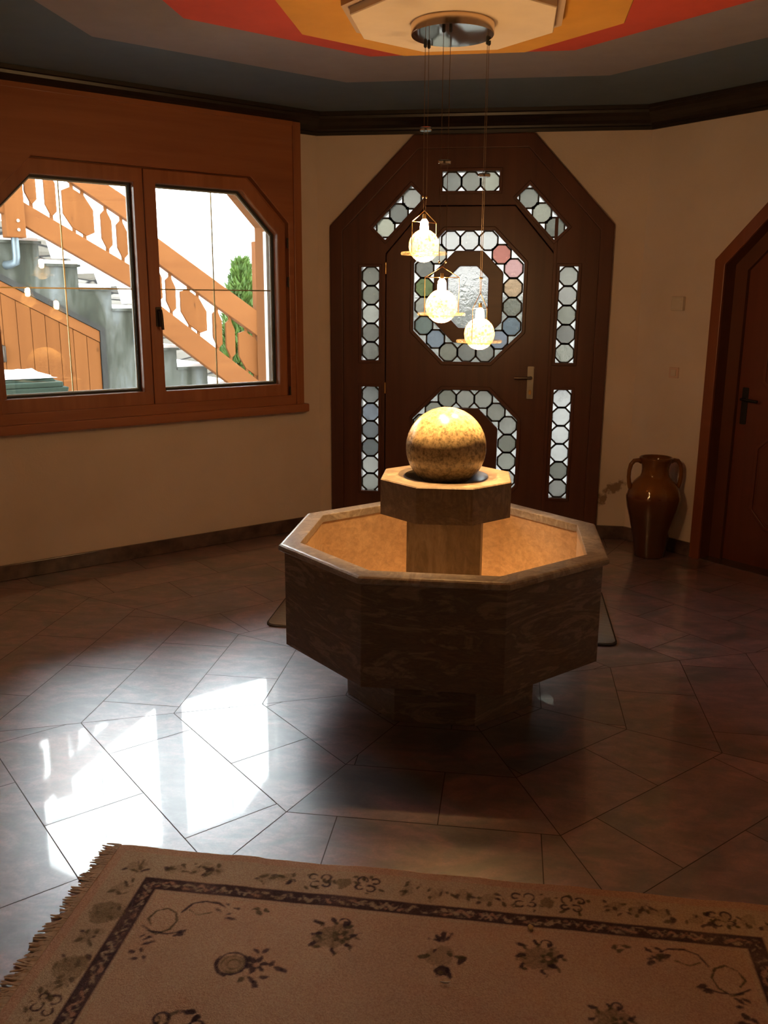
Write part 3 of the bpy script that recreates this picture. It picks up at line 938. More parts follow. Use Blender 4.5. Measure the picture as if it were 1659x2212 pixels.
# ================================================================== FOUNTAIN
fo = thing('fountain', 'octagonal brown marble fountain basin on a plinth with a tall column head', 'fountain', (FX, FY, 0))
FC = (FX, FY); FR = O8 + .012
b = BM(); lathe(b, [(.386, 0.0), (.386, .232)], FC, 8, rot=FR); obj('plinth', b, M['marble'], fo, bevel=.003)
b = BM(); lathe(b, [(.0, .229), (.622, .229), (.622, .598)], FC, 8, rot=FR, cap0=False, cap1=False); lathe(b, [(.622, .598), (.566, .598)], FC, 8, rot=FR, cap0=False, cap1=False)
hull = obj('basin', b, M['marble'], fo, bevel=.002)
b = BM(); lathe(b, [(.566, .597), (.566, .275), (.0, .275)], FC, 8, rot=FR, cap0=False, cap1=False)
bmesh.ops.recalc_face_normals(b, faces=b.faces)
obj('basin_lining', b, M['marble_in'], hull, label='warm tan inner lining of the basin')
b = BM()
rp = [(.562, .5945), (.562, .6225), (.564, .624), (.628, .624), (.636, .6225), (.642, .618), (.6445, .610), (.6435, .602), (.638, .597), (.628, .5945)]
rings = lathe(b, rp, FC, 8, rot=FR, cap0=False, cap1=False)
for k in range(8):
    b.faces.new([rings[-1][k], rings[-1][(k + 1) % 8], rings[0][(k + 1) % 8], rings[0][k]])
obj('rim', b, M['marble_rim'], fo, label='pale rounded marble rim')
b = BM(); r_ = .138 * math.sqrt(2); lathe(b, [(r_, .275), (r_, .722)], (FX + .006, FY), 4, rot=pi / 4); obj('column', b, M['marble_col'], fo, bevel=.003)
b = BM()
HP = (FX + .002, FY); HR = O8 + .045
rings = lathe(b, [(.0, .718), (.261, .718), (.261, .849), (.257, .853)], HP, 8, rot=HR, cap0=False, cap1=False)
# top face with the round socket
outer8 = rings[-1]
circ = [b.verts.new((HP[0] + .158 * cos(HR + 2 * pi * k / 64), HP[1] + .158 * sin(HR + 2 * pi * k / 64), .853)) for k in range(64)]
for k in range(8):
    o0, o1 = outer8[k], outer8[(k + 1) % 8]
    mid = k * 8 + 4
    for j in range(8):
        c0, c1 = circ[k * 8 + j], circ[(k * 8 + j + 1) % 64]
        b.faces.new([c0, c1, o0 if j < 4 else o1])
    b.faces.new([circ[mid], o1, o0])
obj('column_head', b, M['marble_head'], fo)
b = BM(); lathe(b, [(.158, .853), (.153, .846), (.148, .835), (.125, .815), (.09, .805), (.0, .8055)], HP, 64, cap0=False); obj('socket', b, M['socket'], fo, smooth=60, label='dark round socket under the ball')
b = BM(); bmesh.ops.create_uvsphere(b, u_segments=96, v_segments=48, radius=.151)
bmesh.ops.translate(b, verts=b.verts, vec=(HP[0] - .003, HP[1] - .009, .9605))
tag(obj('stone_ball', b, M['ball'], smooth=180), 'polished speckled stone ball resting in the socket on top of the fountain', 'ball')

# ================================================================== VASE
VX, VY = 1.108, 2.052
va = thing('amphora', 'tall brown glazed two-handled jar standing in the corner by the inner door', 'vase', (VX, VY, 0))
prof = [(.0, .0), (.088, .0), (.092, .006), (.096, .05), (.102, .10), (.116, .17), (.134, .24), (.150, .30), (.157, .345), (.1585, .365), (.156, .372), (.153, .376),
        (.148, .400), (.136, .430), (.118, .455), (.100, .474), (.094, .480), (.086, .487), (.080, .505), (.078, .530), (.081, .556), (.090, .578), (.096, .590), (.097, .600), (.092, .604),
        (.084, .600), (.076, .58), (.070, .54), (.074, .50), (.11, .45), (.0, .44)]
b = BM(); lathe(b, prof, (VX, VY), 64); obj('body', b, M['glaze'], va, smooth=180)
hd = Vector((q, q, 0)); hd = Vector((.985, .17, 0)).normalized()
for s in (-1, 1):
    pts = []
    ctrl = [(.085, .575), (.105, .585), (.130, .582), (.148, .560), (.156, .525), (.157, .485), (.152, .450), (.142, .418)]
    for r0, z0 in ctrl: pts.append(Vector((VX, VY, z0)) + hd * s * r0)
    b = BM(); tube(b, pts, [.014, .0135, .013, .0125, .012, .012, .013, .015], 12); obj('handle', b, M['glaze'], va, smooth=180)

# ================================================================== DOOR MAT
b = BM()
def rrect(x0, x1, y0, y1, r, n=6):
    out = []
    for cx, cy, a0 in ((x1 - r, y0 + r, -90), (x1 - r, y1 - r, 0), (x0 + r, y1 - r, 90), (x0 + r, y0 + r, 180)):
        for i in range(n + 1):
            a = radians(a0 + 90 * i / n); out.append((cx + r * cos(a), cy + r * sin(a)))
    return out
dm = thing('door_mat', 'beige woven mat with dark edge lying between fountain and front door', 'mat', (-.05, .9, 0))
class Flat:
    def __call__(self, s, z, d): return Vector((s, z, d))
FLT = Flat()
b = BM(); prism(b, FLT, [rrect(-.866, .756, .515, 1.30, .05)], .007, .0005); obj('edging', b, M['mat_edge'], dm, label='dark bound edge')
b = BM(); prism(b, FLT, [rrect(-.858, .748, .525, 1.292, .045)], .010, .0065); obj('weave', b, M['door_mat'], dm)

# ================================================================== CARPET
CX0, CX1, CY0, CY1 = -.800, 1.015, -2.43, -1.222
ST = .003
nx, ny = int((CX1 - CX0) / ST) + 1, int((CY1 - CY0) / ST) + 1
xs = np.linspace(CX0, CX1, nx); ys = np.linspace(CY0, CY1, ny)
XX, YY = np.meshgrid(xs, ys)
rng = np.random.RandomState(5)
def fbm(sc, seed):
    r = np.random.RandomState(seed); out = np.zeros_like(XX); amp = 1.; tot = 0
    for o in range(4):
        s = sc * 2 ** o
        gx, gy = int((CX1 - CX0) * s) + 3, int((CY1 - CY0) * s) + 3
        gr_ = r.rand(gy, gx)
        fx = (XX - CX0) * s; fy = (YY - CY0) * s
        ix = fx.astype(int); iy = fy.astype(int); u = fx - ix; v = fy - iy
        u = u * u * (3 - 2 * u); v = v * v * (3 - 2 * v)
        out += amp * ((gr_[iy, ix] * (1 - u) + gr_[iy, ix + 1] * u) * (1 - v) + (gr_[iy + 1, ix] * (1 - u) + gr_[iy + 1, ix + 1] * u) * v)
        tot += amp; amp *= .55
    return out / tot
rag = fbm(60, 3) - .5; tone = fbm(2.5, 4); mott = fbm(9, 6); rag2 = fbm(110, 9) - .5
base = np.array([.66, .45, .31]); sand = np.array([.58, .46, .32]); navy = np.array([.045, .028, .050]); olive = np.array([.20, .155, .085]); rose = np.array([.60, .36, .25]); grn = np.array([.105, .09, .055])
col = base[None, None] * (.82 + .36 * tone[..., None])
def blend(mask, c, k=1.):
    global col
    mk = np.clip(mask, 0, 1)[..., None] * k
    col = col * (1 - mk) + c[None, None] * mk
dl = XX - CX0; dr = CX1 - XX; dt = CY1 - YY; db = YY - CY0
de = np.minimum(np.minimum(dl, dr), np.minimum(dt, db))
sm = lambda d, w=.004: np.clip(.5 - d / w, 0, 1)          # 1 inside (d<0)
bandm = lambda lo, hi, w=.004: sm(lo - de, w) * sm(de - hi, w)
blend(bandm(0, .030), rose, .55)
blend(bandm(.030, .128) * (.55 + .7 * mott), sand, .75)
blend(sm(.18 - de, .02) * np.clip((mott - .45) * 3, 0, 1), rose, .5)
# dark guard stripe with a chain in it
u = np.where((dt == de) | (db == de), XX, YY)
L0, L1 = .132, .172
stripe = bandm(L0 - .003, L1 + .002, .004)
blend(stripe * (.75 + .5 * mott), navy, .92)
wv = np.sin(u * 2 * pi / .052 + 2.5 * np.sin(u * 2 * pi / .23)) * .009
core = sm(np.abs(de - (L0 + L1) / 2 + wv) - .007 + rag * .022, .004) * bandm(L0 + .005, L1 - .005, .003)
blend(core * np.clip(.35 + 4 * rag2 + 1.2 * (mott - .4), 0, 1), sand, .75)
core2 = sm(np.abs(de - (L0 + L1) / 2 - wv) - .004 + rag2 * .02, .004) * bandm(L0 + .005, L1 - .005, .003)
blend(core2 * np.clip((fbm(30, 21) - .45) * 6, 0, 1), rose, .7)
blend(bandm(L1 + .004, L1 + .014, .006), sand, .5)
def win(x, y, r):
    i0, i1 = max(0, int((x - r - CX0) / ST)), min(nx, int((x + r - CX0) / ST) + 2)
    j0, j1 = max(0, int((y - r - CY0) / ST)), min(ny, int((y + r - CY0) / ST) + 2)
    return slice(j0, j1), slice(i0, i1)
def stroke(pts, w, c, k=.9):
    x = [p[0] for p in pts]; y = [p[1] for p in pts]
    cx, cy = (min(x) + max(x)) / 2, (min(y) + max(y)) / 2; r = max(max(x) - min(x), max(y) - min(y)) / 2 + .02
    S = win(cx, cy, r)
    if S[0].start >= S[0].stop or S[1].start >= S[1].stop: return
    X_, Y_ = XX[S], YY[S]; d = np.full(X_.shape, 9.)
    for (x0, y0), (x1, y1) in zip(pts, pts[1:]):
        dx, dy = x1 - x0, y1 - y0; l2 = dx * dx + dy * dy + 1e-12
        t_ = np.clip(((X_ - x0) * dx + (Y_ - y0) * dy) / l2, 0, 1)
        d = np.minimum(d, np.hypot(X_ - x0 - t_ * dx, Y_ - y0 - t_ * dy))
    mk = (np.clip(.5 - (d - w + rag[S] * .006) / .003, 0, 1) * k)[..., None]
    col[S] = col[S] * (1 - mk) + c * mk
def blob(x, y, a, bb, ang, c, k=.9, rg=.012):
    S = win(x, y, max(a, bb) * 1.6 + .01)
    if S[0].start >= S[0].stop or S[1].start >= S[1].stop: return
    X_, Y_ = XX[S] - x, YY[S] - y
    p, r_ = X_ * cos(ang) + Y_ * sin(ang), -X_ * sin(ang) + Y_ * cos(ang)
    d = (np.hypot(p / a, r_ / bb) - 1) * min(a, bb)
    mk = (np.clip(.5 - (d + rag[S] * rg) / .003, 0, 1) * k)[..., None]
    col[S] = col[S] * (1 - mk) + c * mk
def arc(x, y, r, a0, a1, w, c, k=.9, n=14, sq=1.):
    stroke([(x + r * cos(radians(a0 + (a1 - a0) * i / n)), y + r * sq * sin(radians(a0 + (a1 - a0) * i / n))) for i in range(n + 1)], w, c, k)
def petals(x, y, n, r, a, bb, c, ph=0., k=.9):
    for i in range(n):
        t_ = ph + 2 * pi * i / n
        blob(x + r * cos(t_), y + r * sin(t_), a, bb, t_, c, k)
def leaf_spray(x, y, ang, n, r, c=navy):
    for i in range(n):
        t_ = ang + rng.uniform(-.9, .9); rr = r * rng.uniform(.4, 1.)
        blob(x + rr * cos(t_), y + rr * sin(t_), .011, .0045, t_ + rng.uniform(-.6, .6), c, .85)
def bouquet(x, y, s=1.):
    blob(x, y, .05 * s, .04 * s, .4, olive, .55, .03)
    petals(x + .02 * s, y - .002, 5, .014 * s, .011 * s, .006 * s, grn)
    blob(x + .02 * s, y, .006 * s, .006 * s, 0, rose)
    for ang, r in ((2.4, .06), (1.7, .055), (1.1, .05), (3.1, .045), (-2.5, .055), (-1.4, .05), (-.6, .045), (.2, .05)):
        px, py = x + r * s * cos(ang), y + r * s * sin(ang)
        stroke([(x, y), (px, py)], .0014, olive, .6)
        blob(px, py, .013 * s, .006 * s, ang + .5, navy, .9); blob(px + .008 * s, py - .008 * s, .009 * s, .004 * s, ang - .6, grn, .85)
    arc(x + .018 * s, y + .052 * s, .013 * s, -30, 170, .003, navy)
def spray(x, y):
    blob(x, y, .028, .04, 0, olive, .45, .03)
    for a_ in (60, 90, 130, 165): blob(x + .004 + .02 * cos(radians(a_)), y + .05 + .015 * sin(radians(a_)), .016, .0055, radians(a_), navy)
    blob(x - .012, y + .022, .010, .005, 1.2, navy); blob(x + .02, y + .012, .009, .005, -1., grn)
    blob(x - .04, y - .005, .013, .006, .4, grn); blob(x + .052, y - .006, .016, .007, 1.1, navy); blob(x + .048, y + .006, .012, .004, .1, grn)
    blob(x + .006, y - .045, .02, .017, 0, navy, .9, .02); blob(x + .024, y - .05, .006, .018, .3, navy); blob(x + .004, y - .05, .007, .007, 0, olive, .7)
def round_flower(x, y):
    blob(x - .035, y, .038, .034, 0, olive, .4, .03)
    arc(x - .035, y, .034, 0, 360, .0032, navy, .9, 26); arc(x - .033, y - .002, .026, 10, 350, .0018, olive, .8, 20); arc(x - .03, y - .002, .015, 10, 350, .0018, olive, .8, 16)
    arc(x - .035, y - .001, .038, 150, 260, .003, navy, .9)
    petals(x + .022, y + .004, 6, .018, .012, .007, navy, .3); blob(x + .022, y + .004, .007, .006, 0, rose)
    for px, py in ((.055, .012), (.075, .0), (.09, -.004), (.02, -.04), (.035, -.055), (.0, -.045), (.05, -.03), (.03, .05), (.012, .045)): blob(x + px, y + py, .011, .006, rng.uniform(-1.5, 1.5), navy if px > .01 else grn, .85)
def scrolls(x, y, m=1, vert=False):
    """paired curls of the border"""
    def P_(dx, dy): return (x + dx * m, y + dy) if not vert else (x + dy, y + dx * m)
    for cx, cy, r, a0, a1 in ((-.018, .016, .013, 40, 300), (.014, .018, .016, -60, 200), (-.008, -.014, .014, 60, 330), (.022, -.010, .011, -150, 120)):
        pts = []
        for i in range(15):
            a_ = radians(a0 + (a1 - a0) * i / 14); rr = r * (1 - .35 * i / 14)
            pts.append(P_(cx + rr * cos(a_), cy + rr * sin(a_)))
        stroke(pts, .0026, navy, .9)
    for i in range(7):
        px, py = P_(rng.uniform(-.05, .05), rng.uniform(-.034, .034)); blob(px, py, .008, .004, rng.uniform(0, 3), grn, .85)
def small_sprig(x, y, n=6, r=.03):
    for i in range(n):
        blob(x + rng.uniform(-r, r), y + rng.uniform(-r * .8, r * .8), rng.uniform(.006, .011), rng.uniform(.003, .005), rng.uniform(0, 3), (navy if rng.rand() < .5 else grn), .8)
    blob(x, y, r * .8, r * .5, rng.uniform(0, 1), olive, .35, .03)
# border: curls and sprigs, mirrored to the far side as well
for yb, sg in ((CY1 - .078, 1), (CY0 + .078, -1)):
    for x in (-.214, .316): scrolls(x, yb, 1)
    for x in (-.084, .442): scrolls(x, yb, -1)
    for x in (-.149, .379): blob(x, yb, .02, .022, 0, olive, .7, .02)
    for x in (-.60, -.544, -.50, -.352, -.31, .02, .093, .16, .225, .54, .60, .66, .74, .799, .86): small_sprig(x, yb + rng.uniform(-.01, .01), 6, .032)
    scrolls(.80, yb, 1)
for xb in (CX0 + .085, CX1 - .085):
    for y in (-1.80, -2.05): scrolls(xb, y, 1, True)
    for y in (-1.92,): scrolls(xb, y, -1, True)
    for y in (-1.31, -1.40, -1.50, -1.58, -1.676, -1.74, -2.15, -2.25): small_sprig(xb, y, 6, .034)
    blob(xb, -1.50, .045, .04, 0, olive, .6, .03); blob(xb, -1.69, .04, .04, 0, olive, .5, .03)
# corner vines inside the stripe
def corner(sx, x0):
    X_ = lambda dx: x0 + sx * dx
    stroke([(X_(.05), -1.545), (X_(.075), -1.555), (X_(.10), -1.535), (X_(.108), -1.505), (X_(.095), -1.475), (X_(.07), -1.462), (X_(.045), -1.475), (X_(.035), -1.505), (X_(.05), -1.525)], .0024, grn, .9)
    stroke([(X_(.108), -1.47), (X_(.125), -1.435), (X_(.155), -1.422), (X_(.19), -1.425), (X_(.21), -1.437)], .0028, navy, .9)
    stroke([(X_(.125), -1.46), (X_(.15), -1.475), (X_(.18), -1.462)], .002, olive, .9)
    stroke([(X_(.03), -1.53), (X_(.06), -1.548), (X_(.10), -1.55), (X_(.13), -1.54)], .0024, navy, .9)
    for px, py in ((.215, -1.428), (.235, -1.437), (.20, -1.452), (.225, -1.46), (.235, -1.475), (.06, -1.57), (.07, -1.585), (.045, -1.565), (.135, -1.535), (.125, -1.55)): blob(X_(px), py, .011, .005, rng.uniform(-1, 1), navy, .85)
    for px, py in ((.29, -1.431), (.30, -1.445), (.315, -1.435)): blob(X_(px), py, .010, .005, rng.uniform(-1, 1), grn, .85)
    for px, py in ((.045, -1.62), (.06, -1.612), (.055, -1.64), (.075, -1.632)): blob(X_(px), py, .009, .006, rng.uniform(-1, 1), navy, .85)
corner(1, -.635); corner(-1, .845)
round_flower(-.315, -1.622); bouquet(-.137, -1.50); spray(.122, -1.53); bouquet(.352, -1.50, .95)
bouquet(.50, -1.665, .8)
for x, y in ((-.45, -1.80), (-.37, -1.81)): small_sprig(x, y, 5, .02); arc(x, y, .016, 0, 250, .003, navy)
blob(-.395, -1.775, .016, .009, .2, navy, .95); blob(-.378, -1.788, .008, .012, .2, navy, .95)
small_sprig(.49, -1.75, 10, .05); small_sprig(.63, -1.46, 4, .02); small_sprig(.16, -1.80, 8, .05); round_flower(.12, -1.95); bouquet(-.2, -2.0); spray(.5, -2.02); small_sprig(-.45, -2.1, 10, .06)
# height: pile, wavy far edge, a couple of soft folds
zz = .0105 + .0012 * (mott - .5) + .0035 * np.exp(-((XX + .097 - (YY + 1.22) * .35) / .05) ** 2) * np.clip(1 - (CY1 - YY) / .45, 0, 1) + .0025 * np.exp(-((XX - .43) / .06) ** 2) * np.clip(1 - (CY1 - YY) / .4, 0, 1)
zz = np.where(de < .0015, .001, zz)
edge = (fbm(14, 12) - .5) * .012
Xo = XX.copy(); Yo = YY.copy()
Yo += np.where(dt < .2, edge[-1][None, :] * np.clip(1 - dt / .2, 0, 1), 0)
verts = np.stack([Xo, Yo, zz], -1).reshape(-1, 3)
idx = np.arange(nx * ny).reshape(ny, nx)
quads = np.stack([idx[:-1, :-1], idx[:-1, 1:], idx[1:, 1:], idx[1:, :-1]], -1).reshape(-1, 4)
ca = thing('carpet', 'worn peach oriental rug with navy border stripe and floral sprays in the foreground', 'rug', (.1, -1.8, 0))
me = bpy.data.meshes.new('pile')
me.vertices.add(len(verts)); me.vertices.foreach_set('co', (verts - np.array([.1, -1.8, 0])).astype(np.float32).ravel())
me.loops.add(quads.size); me.loops.foreach_set('vertex_index', quads.astype(np.int32).ravel())
me.polygons.add(len(quads)); me.polygons.foreach_set('loop_start', np.arange(0, quads.size, 4, dtype=np.int32))
me.update(calc_edges=True)
at = me.attributes.new('dye', 'FLOAT_COLOR', 'POINT')
at.data.foreach_set('color', np.concatenate([np.clip(col, 0, 1).reshape(-1, 3), np.ones((nx * ny, 1))], 1).astype(np.float32).ravel())
me.polygons.foreach_set('use_smooth', np.ones(len(quads), bool))
me.materials.append(M['carpet'])
pile = bpy.data.objects.new('pile', me); C.objects.link(pile); pile.parent = ca
for xe, sg in ((CX0, -1), (CX1, 1)):
    b = BM()
    rr = random.Random(3)
    y = CY0 + .004
    while y < CY1 - .002:
        l = rr.uniform(.030, .052); dy = rr.uniform(-.016, .016); z = rr.uniform(.003, .006)
        tube(b, [(xe - sg * .004, y, .009), (xe + sg * .012, y + dy * .3, .0075), (xe + sg * l * .6, y + dy * .7, z), (xe + sg * l, y + dy, .0035)], [.0032, .0030, .0028, .0016], 5)
        y += rr.uniform(.0042, .0062)
    box(b, min(xe, xe + sg * .012), max(xe, xe + sg * .012), CY0, CY1, .001, .0085)
    obj('fringe', b, M['fringe'], ca, smooth=60, kind='stuff')
b = BM(); bmesh.ops.create_icosphere(b, subdivisions=2, radius=1.)
for v in b.verts: v.co = Vector((v.co.x * .0065, v.co.y * .010, v.co.z * .004)) * (1 + .25 * sin(7 * v.co.x + 3 * v.co.y))
bmesh.ops.translate(b, verts=b.verts, vec=(.333, -1.405, .0165)); tag(obj('crumb', b, M['crumb'], smooth=180), 'small yellowish crumb lying on the navy stripe of the rug', 'crumb')
b = BM(); tube(b, [(.130, -1.613, .0155), (.138, -1.616, .0165), (.147, -1.614, .0165), (.152, -1.609, .0155)], [.001, .0024, .0024, .001], 8)
tag(obj('metal_clip', b, M['steel'], smooth=60), 'tiny shiny sliver lying below the spray of flowers on the rug', 'clip')

# ================================================================== PENDANT LAMP
la = thing('pendant_lamp', 'round chrome ceiling lamp with three lit glass pendants over the fountain', 'lamp', (-.006, 0, 2.37))
CP = (-.006, -.002)
b = BM(); lathe(b, [(.141, 2.407), (.141, 2.374), (.139, 2.3705)], CP, 64, cap0=False, cap1=False); obj('canopy_side', b, M['chrome_orange_reflect'], la, smooth=40)
b = BM(); lathe(b, [(.139, 2.3705), (.0, 2.370)], CP, 64, cap0=False); obj('canopy_plate', b, M['chrome'], la, smooth=40, label='mirror-bright round ceiling plate')
def pendant(px, py, cab, zs, zbead, zap, ztop, zdisc, th):
    """cab: half-distance of the two cables, th: direction of the wire frame"""
    c = Vector((cos(th), sin(th), 0)); P0 = Vector((px, py, 0))
    at_ = lambda u, z: P0 + c * u + Vector((0, 0, z))
    fw_ = .060
    root = None
    b = BM()
    for s in (-1, 1): tube(b, [at_(s * cab, 2.371), at_(s * cab, zbead), at_(s * .004, zap)], .0011, 6)
    root = obj('pendant_cable', b, M['cable'], la)
    for s in (-1, 1):
        b = BM(); lathe(b, [(.0, 2.371), (.006, 2.371), (.006, 2.360), (.003, 2.356), (.0, 2.356)], tuple(at_(s * cab, 0))[:2], 16); obj('cable_gland', b, M['gasket'], root, smooth=40)
    b = BM(); lathe(b, [(.0, zs - .006), (.021, zs - .006), (.022, zs), (.021, zs + .006), (.0, zs + .006)], (px, py), 24); obj('height_slider', b, M['chrome'], root, smooth=40)
    for s in (-1, 1):
        b = BM(); bmesh.ops.create_icosphere(b, subdivisions=2, radius=.0042); bmesh.ops.translate(b, verts=b.verts, vec=at_(s * cab, zbead)); obj('bead', b, M['brass'], root, smooth=180)
    b = BM()
    tube(b, [at_(-fw_, ztop), at_(0, zap), at_(fw_, ztop)], .0015, 6)
    tube(b, [at_(-fw_, ztop), at_(fw_, ztop)], .0014, 6)
    for s in (-1, 1): tube(b, [at_(s * fw_, ztop), at_(s * fw_, zdisc)], .0014, 6)
    obj('wire_frame', b, M['brass'], root)
    b = BM(); lathe(b, [(.030, zdisc - .004), (.083, zdisc - .004), (.085, zdisc), (.083, zdisc + .006), (.030, zdisc + .006), (.030, zdisc - .004)], (px, py), 48, cap0=False, cap1=False)
    obj('glass_disc', b, M['disc'], root, smooth=40)
    zg = zdisc + .028
    b = BM()
    pr_ = [(.056 * sin(a_), zg + .058 * cos(a_)) for a_ in np.linspace(.30, pi - .05, 26)]
    lathe(b, pr_ + [(0, zg - .058)], (px, py), 40, cap0=False); obj('glass_globe', b, M['globe'], root, smooth=180)
    zb = zg + .062
    b = BM(); lathe(b, [(.0, zb + .050), (.006, zb + .050), (.007, zb + .034), (.005, zb + .030), (.0, zb + .030)], (px, py), 20); obj('lamp_socket', b, M['brass'], root, smooth=40)
    b = BM(); lathe(b, [(.0, zb + .032), (.008, zb + .031), (.014, zb + .022), (.0155, zb + .005), (.0155, zb - .020), (.012, zb - .032), (.0, zb - .037)], (px, py), 20); obj('bulb', b, M['bulb'], root, smooth=180)
    ld = bpy.data.lights.new('halogen_spot', 'SPOT'); ld.energy = SPOT_W; ld.color = (1., .58, .24); ld.spot_size = radians(66); ld.spot_blend = .8; ld.shadow_soft_size = .012
    lo = bpy.data.objects.new('halogen_spot', ld); C.objects.link(lo); lo.location = Vector((px, py, zb - .040)) - world_origin(root); lo.parent = root
    return zb
SPOT_W = 120.
pendant(-.100, .085, .0085, 2.092, 1.862, 1.815, 1.775, 1.664, radians(48))
pendant(-.017, -.095, .0115, 1.955, 1.628, 1.612, 1.576, 1.450, radians(4))
pendant(.113, .070, .0065, 1.932, 1.578, 1.525, 1.470, 1.350, radians(66))

# ================================================================== OUTSIDE THE WINDOW
XS = 2.81     # the stair's side face stands this far behind the window wall
tr = [(0.109, 1.921), (0.415, 1.747), (0.691, 1.56), (0.956, 1.386), (1.122, 1.212), (1.267, 1.036), (1.568, 0.858), (1.871, 0.679), (2.17, 0.498), (2.469, 0.314)]
st = thing('garden_stair', 'grey concrete outdoor stair descending to the right outside the window', 'stairs', WL(.6, GZ, -3.3))
prof2 = [(-1.6, GZ), (2.60, GZ), (2.60, tr[-1][1])]
for i in range(len(tr) - 1, -1, -1):
    s1, z1 = tr[i]
    s0 = tr[i - 1][0] if i else -0.201
    prof2 += [(s1, z1), (s0, z1)]
prof2 += [(-0.201, 2.11), (-0.501, 2.11), (-0.501, 2.294), (-1.6, 2.294)]
cl = []
for p in prof2:
    if not cl or hypot(p[0] - cl[-1][0], p[1] - cl[-1][1]) > 1e-4: cl.append(p)
b = BM(); prism(b, WL, [cl], -XS, -XS - 1.1); obj('stair_body', b, M['concrete'], st)
b = BM()
for i, (s1, z1) in enumerate(tr):
    s0 = tr[i - 1][0] if i else -0.201
    prism(b, WL, [rect(s0, s1 + .020, z1 + .0005, z1 + .022)], -XS + .018, -XS - 1.1, 0)
obj('tread_slab', b, M['concrete'], st, label='stone tread slabs with small overhang')
b = BM()
for i, (s1, z1) in enumerate(tr):
    s0 = tr[i - 1][0] if i else -0.201
    prism(b, WL, [[(s0 + .004, z1 + .0225), (s1 + .012, z1 + .0225), (s1 + .002, z1 + .048), (s0 + .004, z1 + .056)]], -XS - .02, -XS - 1.05, 0)
obj('snow_cover', b, M['snow'], st, kind='stuff', label='white snow on the treads')

# boarded store under the stair
sh = thing('boarded_store', 'orange vertical boarding with dark sloped frame under the concrete stair', 'cladding', WL(0, GZ, -XS + .03))
m_ = -.525; c_ = 1.509
top = lambda s: m_ * s + c_
SX = 0.555
for i in range(10):
    s1 = SX - i * .112; s0 = s1 - .109
    b = BM(); prism(b, WL, [[(s0, GZ), (s1, GZ), (s1, top(s1) - .097), (s0, top(s0) - .097)]], -XS + .024, -XS + .002)
    obj('board', b, M['ext_larch_v'], sh, bevel=.004)
b = BM(); prism(b, WL, [[(-.62, top(-.62) - .094), (SX + .003, top(SX) - .094), (SX + .003, top(SX)), (-.62, top(-.62))]], -XS + .030, -XS + .002); obj('sloped_rail', b, M['ext_larch'], sh, bevel=.003)
b = BM(); prism(b, WL, [[(SX + .006, GZ), (SX + .05, GZ), (SX + .05, top(SX + .05) + .052), (-.62, top(-.62) + .06), (-.62, top(-.62) + .003), (SX + .006, top(SX) + .003)]], -XS + .040, -XS + .002); obj('dark_frame', b, M['conc_dark'], sh, label='dark grey sloped metal edging')
b = BM(); tube(b, [WL(-0.247, 0.993, -XS + .02), WL(-0.247, 0.993, -XS + .07), WL(-0.247, 1.109, -XS + .07), WL(-0.247, 1.109, -XS + .02)], .015, 8); obj('pull_handle', b, M['bronze'], sh, smooth=50)
# small round fitting on the concrete
b = BM()
for z, r in ((1.226, .032), (1.132, .038)):
    tube(b, [WL(0.9, z, -XS + .001), WL(0.9, z, -XS + .055)], [r, r * .8], 16)
tube(b, [WL(0.9, 1.132, -XS + .02), WL(0.9, 1.226, -XS + .02)], .014, 8)
tag(obj('wall_fitting', b, M['galv'], smooth=50), 'small round grey metal fitting on the concrete stair side behind the window bar', 'fitting')

# railing
RX = 2.70
ra = thing('stair_railing', 'orange-brown wooden railing with sawn octagonal boards along the garden stair', 'railing', WL(.6, .6, -RX))
def slanted(s0, s1, mt, ct, mb, cb, d0, d1, name, mat):
    b = BM(); prism(b, WL, [[(s0, mb * s0 + cb), (s1, mb * s1 + cb), (s1, mt * s1 + ct), (s0, mt * s0 + ct)]], -d0, -d1)
    return obj(name, b, mat, ra, bevel=.006)
A0, A1, B0, B1 = -1.2, 0.973, 1.019, 2.055
AT, AB, AL, AM = (-.575, 2.793), (-.590, 2.618), (-.542, 2.215), (-.541, 2.033)
BT, BB, BL, BQ = (-.648, 2.704), (-.660, 2.497), (-.733, 2.223), (-.738, 1.992)
slanted(A0, A1, *AT, *AB, RX - .040, RX + .040, 'top_rail', M['ext_larch'])
slanted(A0, A1, *AL, *AM, RX - .040, RX + .040, 'bottom_rail', M['ext_larch'])
slanted(B0, B1, *BT, *BB, RX - .040, RX + .040, 'top_rail', M['ext_larch'])
slanted(B0, B1, *BL, *BQ, RX - .040, RX + .040, 'bottom_rail', M['ext_larch'])
def board(s, wide, lo, hi, slope):
    """sawn infill board: an octagon (wide) or hexagon (narrow) sheared along the slope, pegged to the rails"""
    zb, zt = lo[0] * s + lo[1], hi[0] * s + hi[1]
    zc = (zb + zt) / 2
    h, H, c = (.124, (zt - zb) / 2 - .034, .068) if wide else (.045, (zt - zb) / 2 - .028, .039)
    P = [(x, z + slope * (x - s)) for x, z in octp(s, zc, h, H, c)]
    if not wide:
        P = [(s + dx, zc + dz + slope * dx) for dx, dz in ((-.004, -H), (.006, -H), (h, -H + .062), (h, H - .062), (.004, H), (-.006, H), (-h, H - .062), (-h, -H + .062))]
    b = BM(); prism(b, WL, [P], -(RX - .014), -(RX + .014))
    for x in ((s,) if not wide else (s - .042, s + .042)):
        n = .013
        for z0, z1 in ((lo[0] * x + lo[1] - .012, zc - H + .03 + slope * (x - s)), (zc + H - .03 + slope * (x - s), hi[0] * x + hi[1] + .012)):
            prism(b, WL, [rect(x - n, x + n, z0, z1)], -(RX - .010), -(RX + .010))
    obj('infill_board', b, M['ext_larch_v'], ra, bevel=.003)
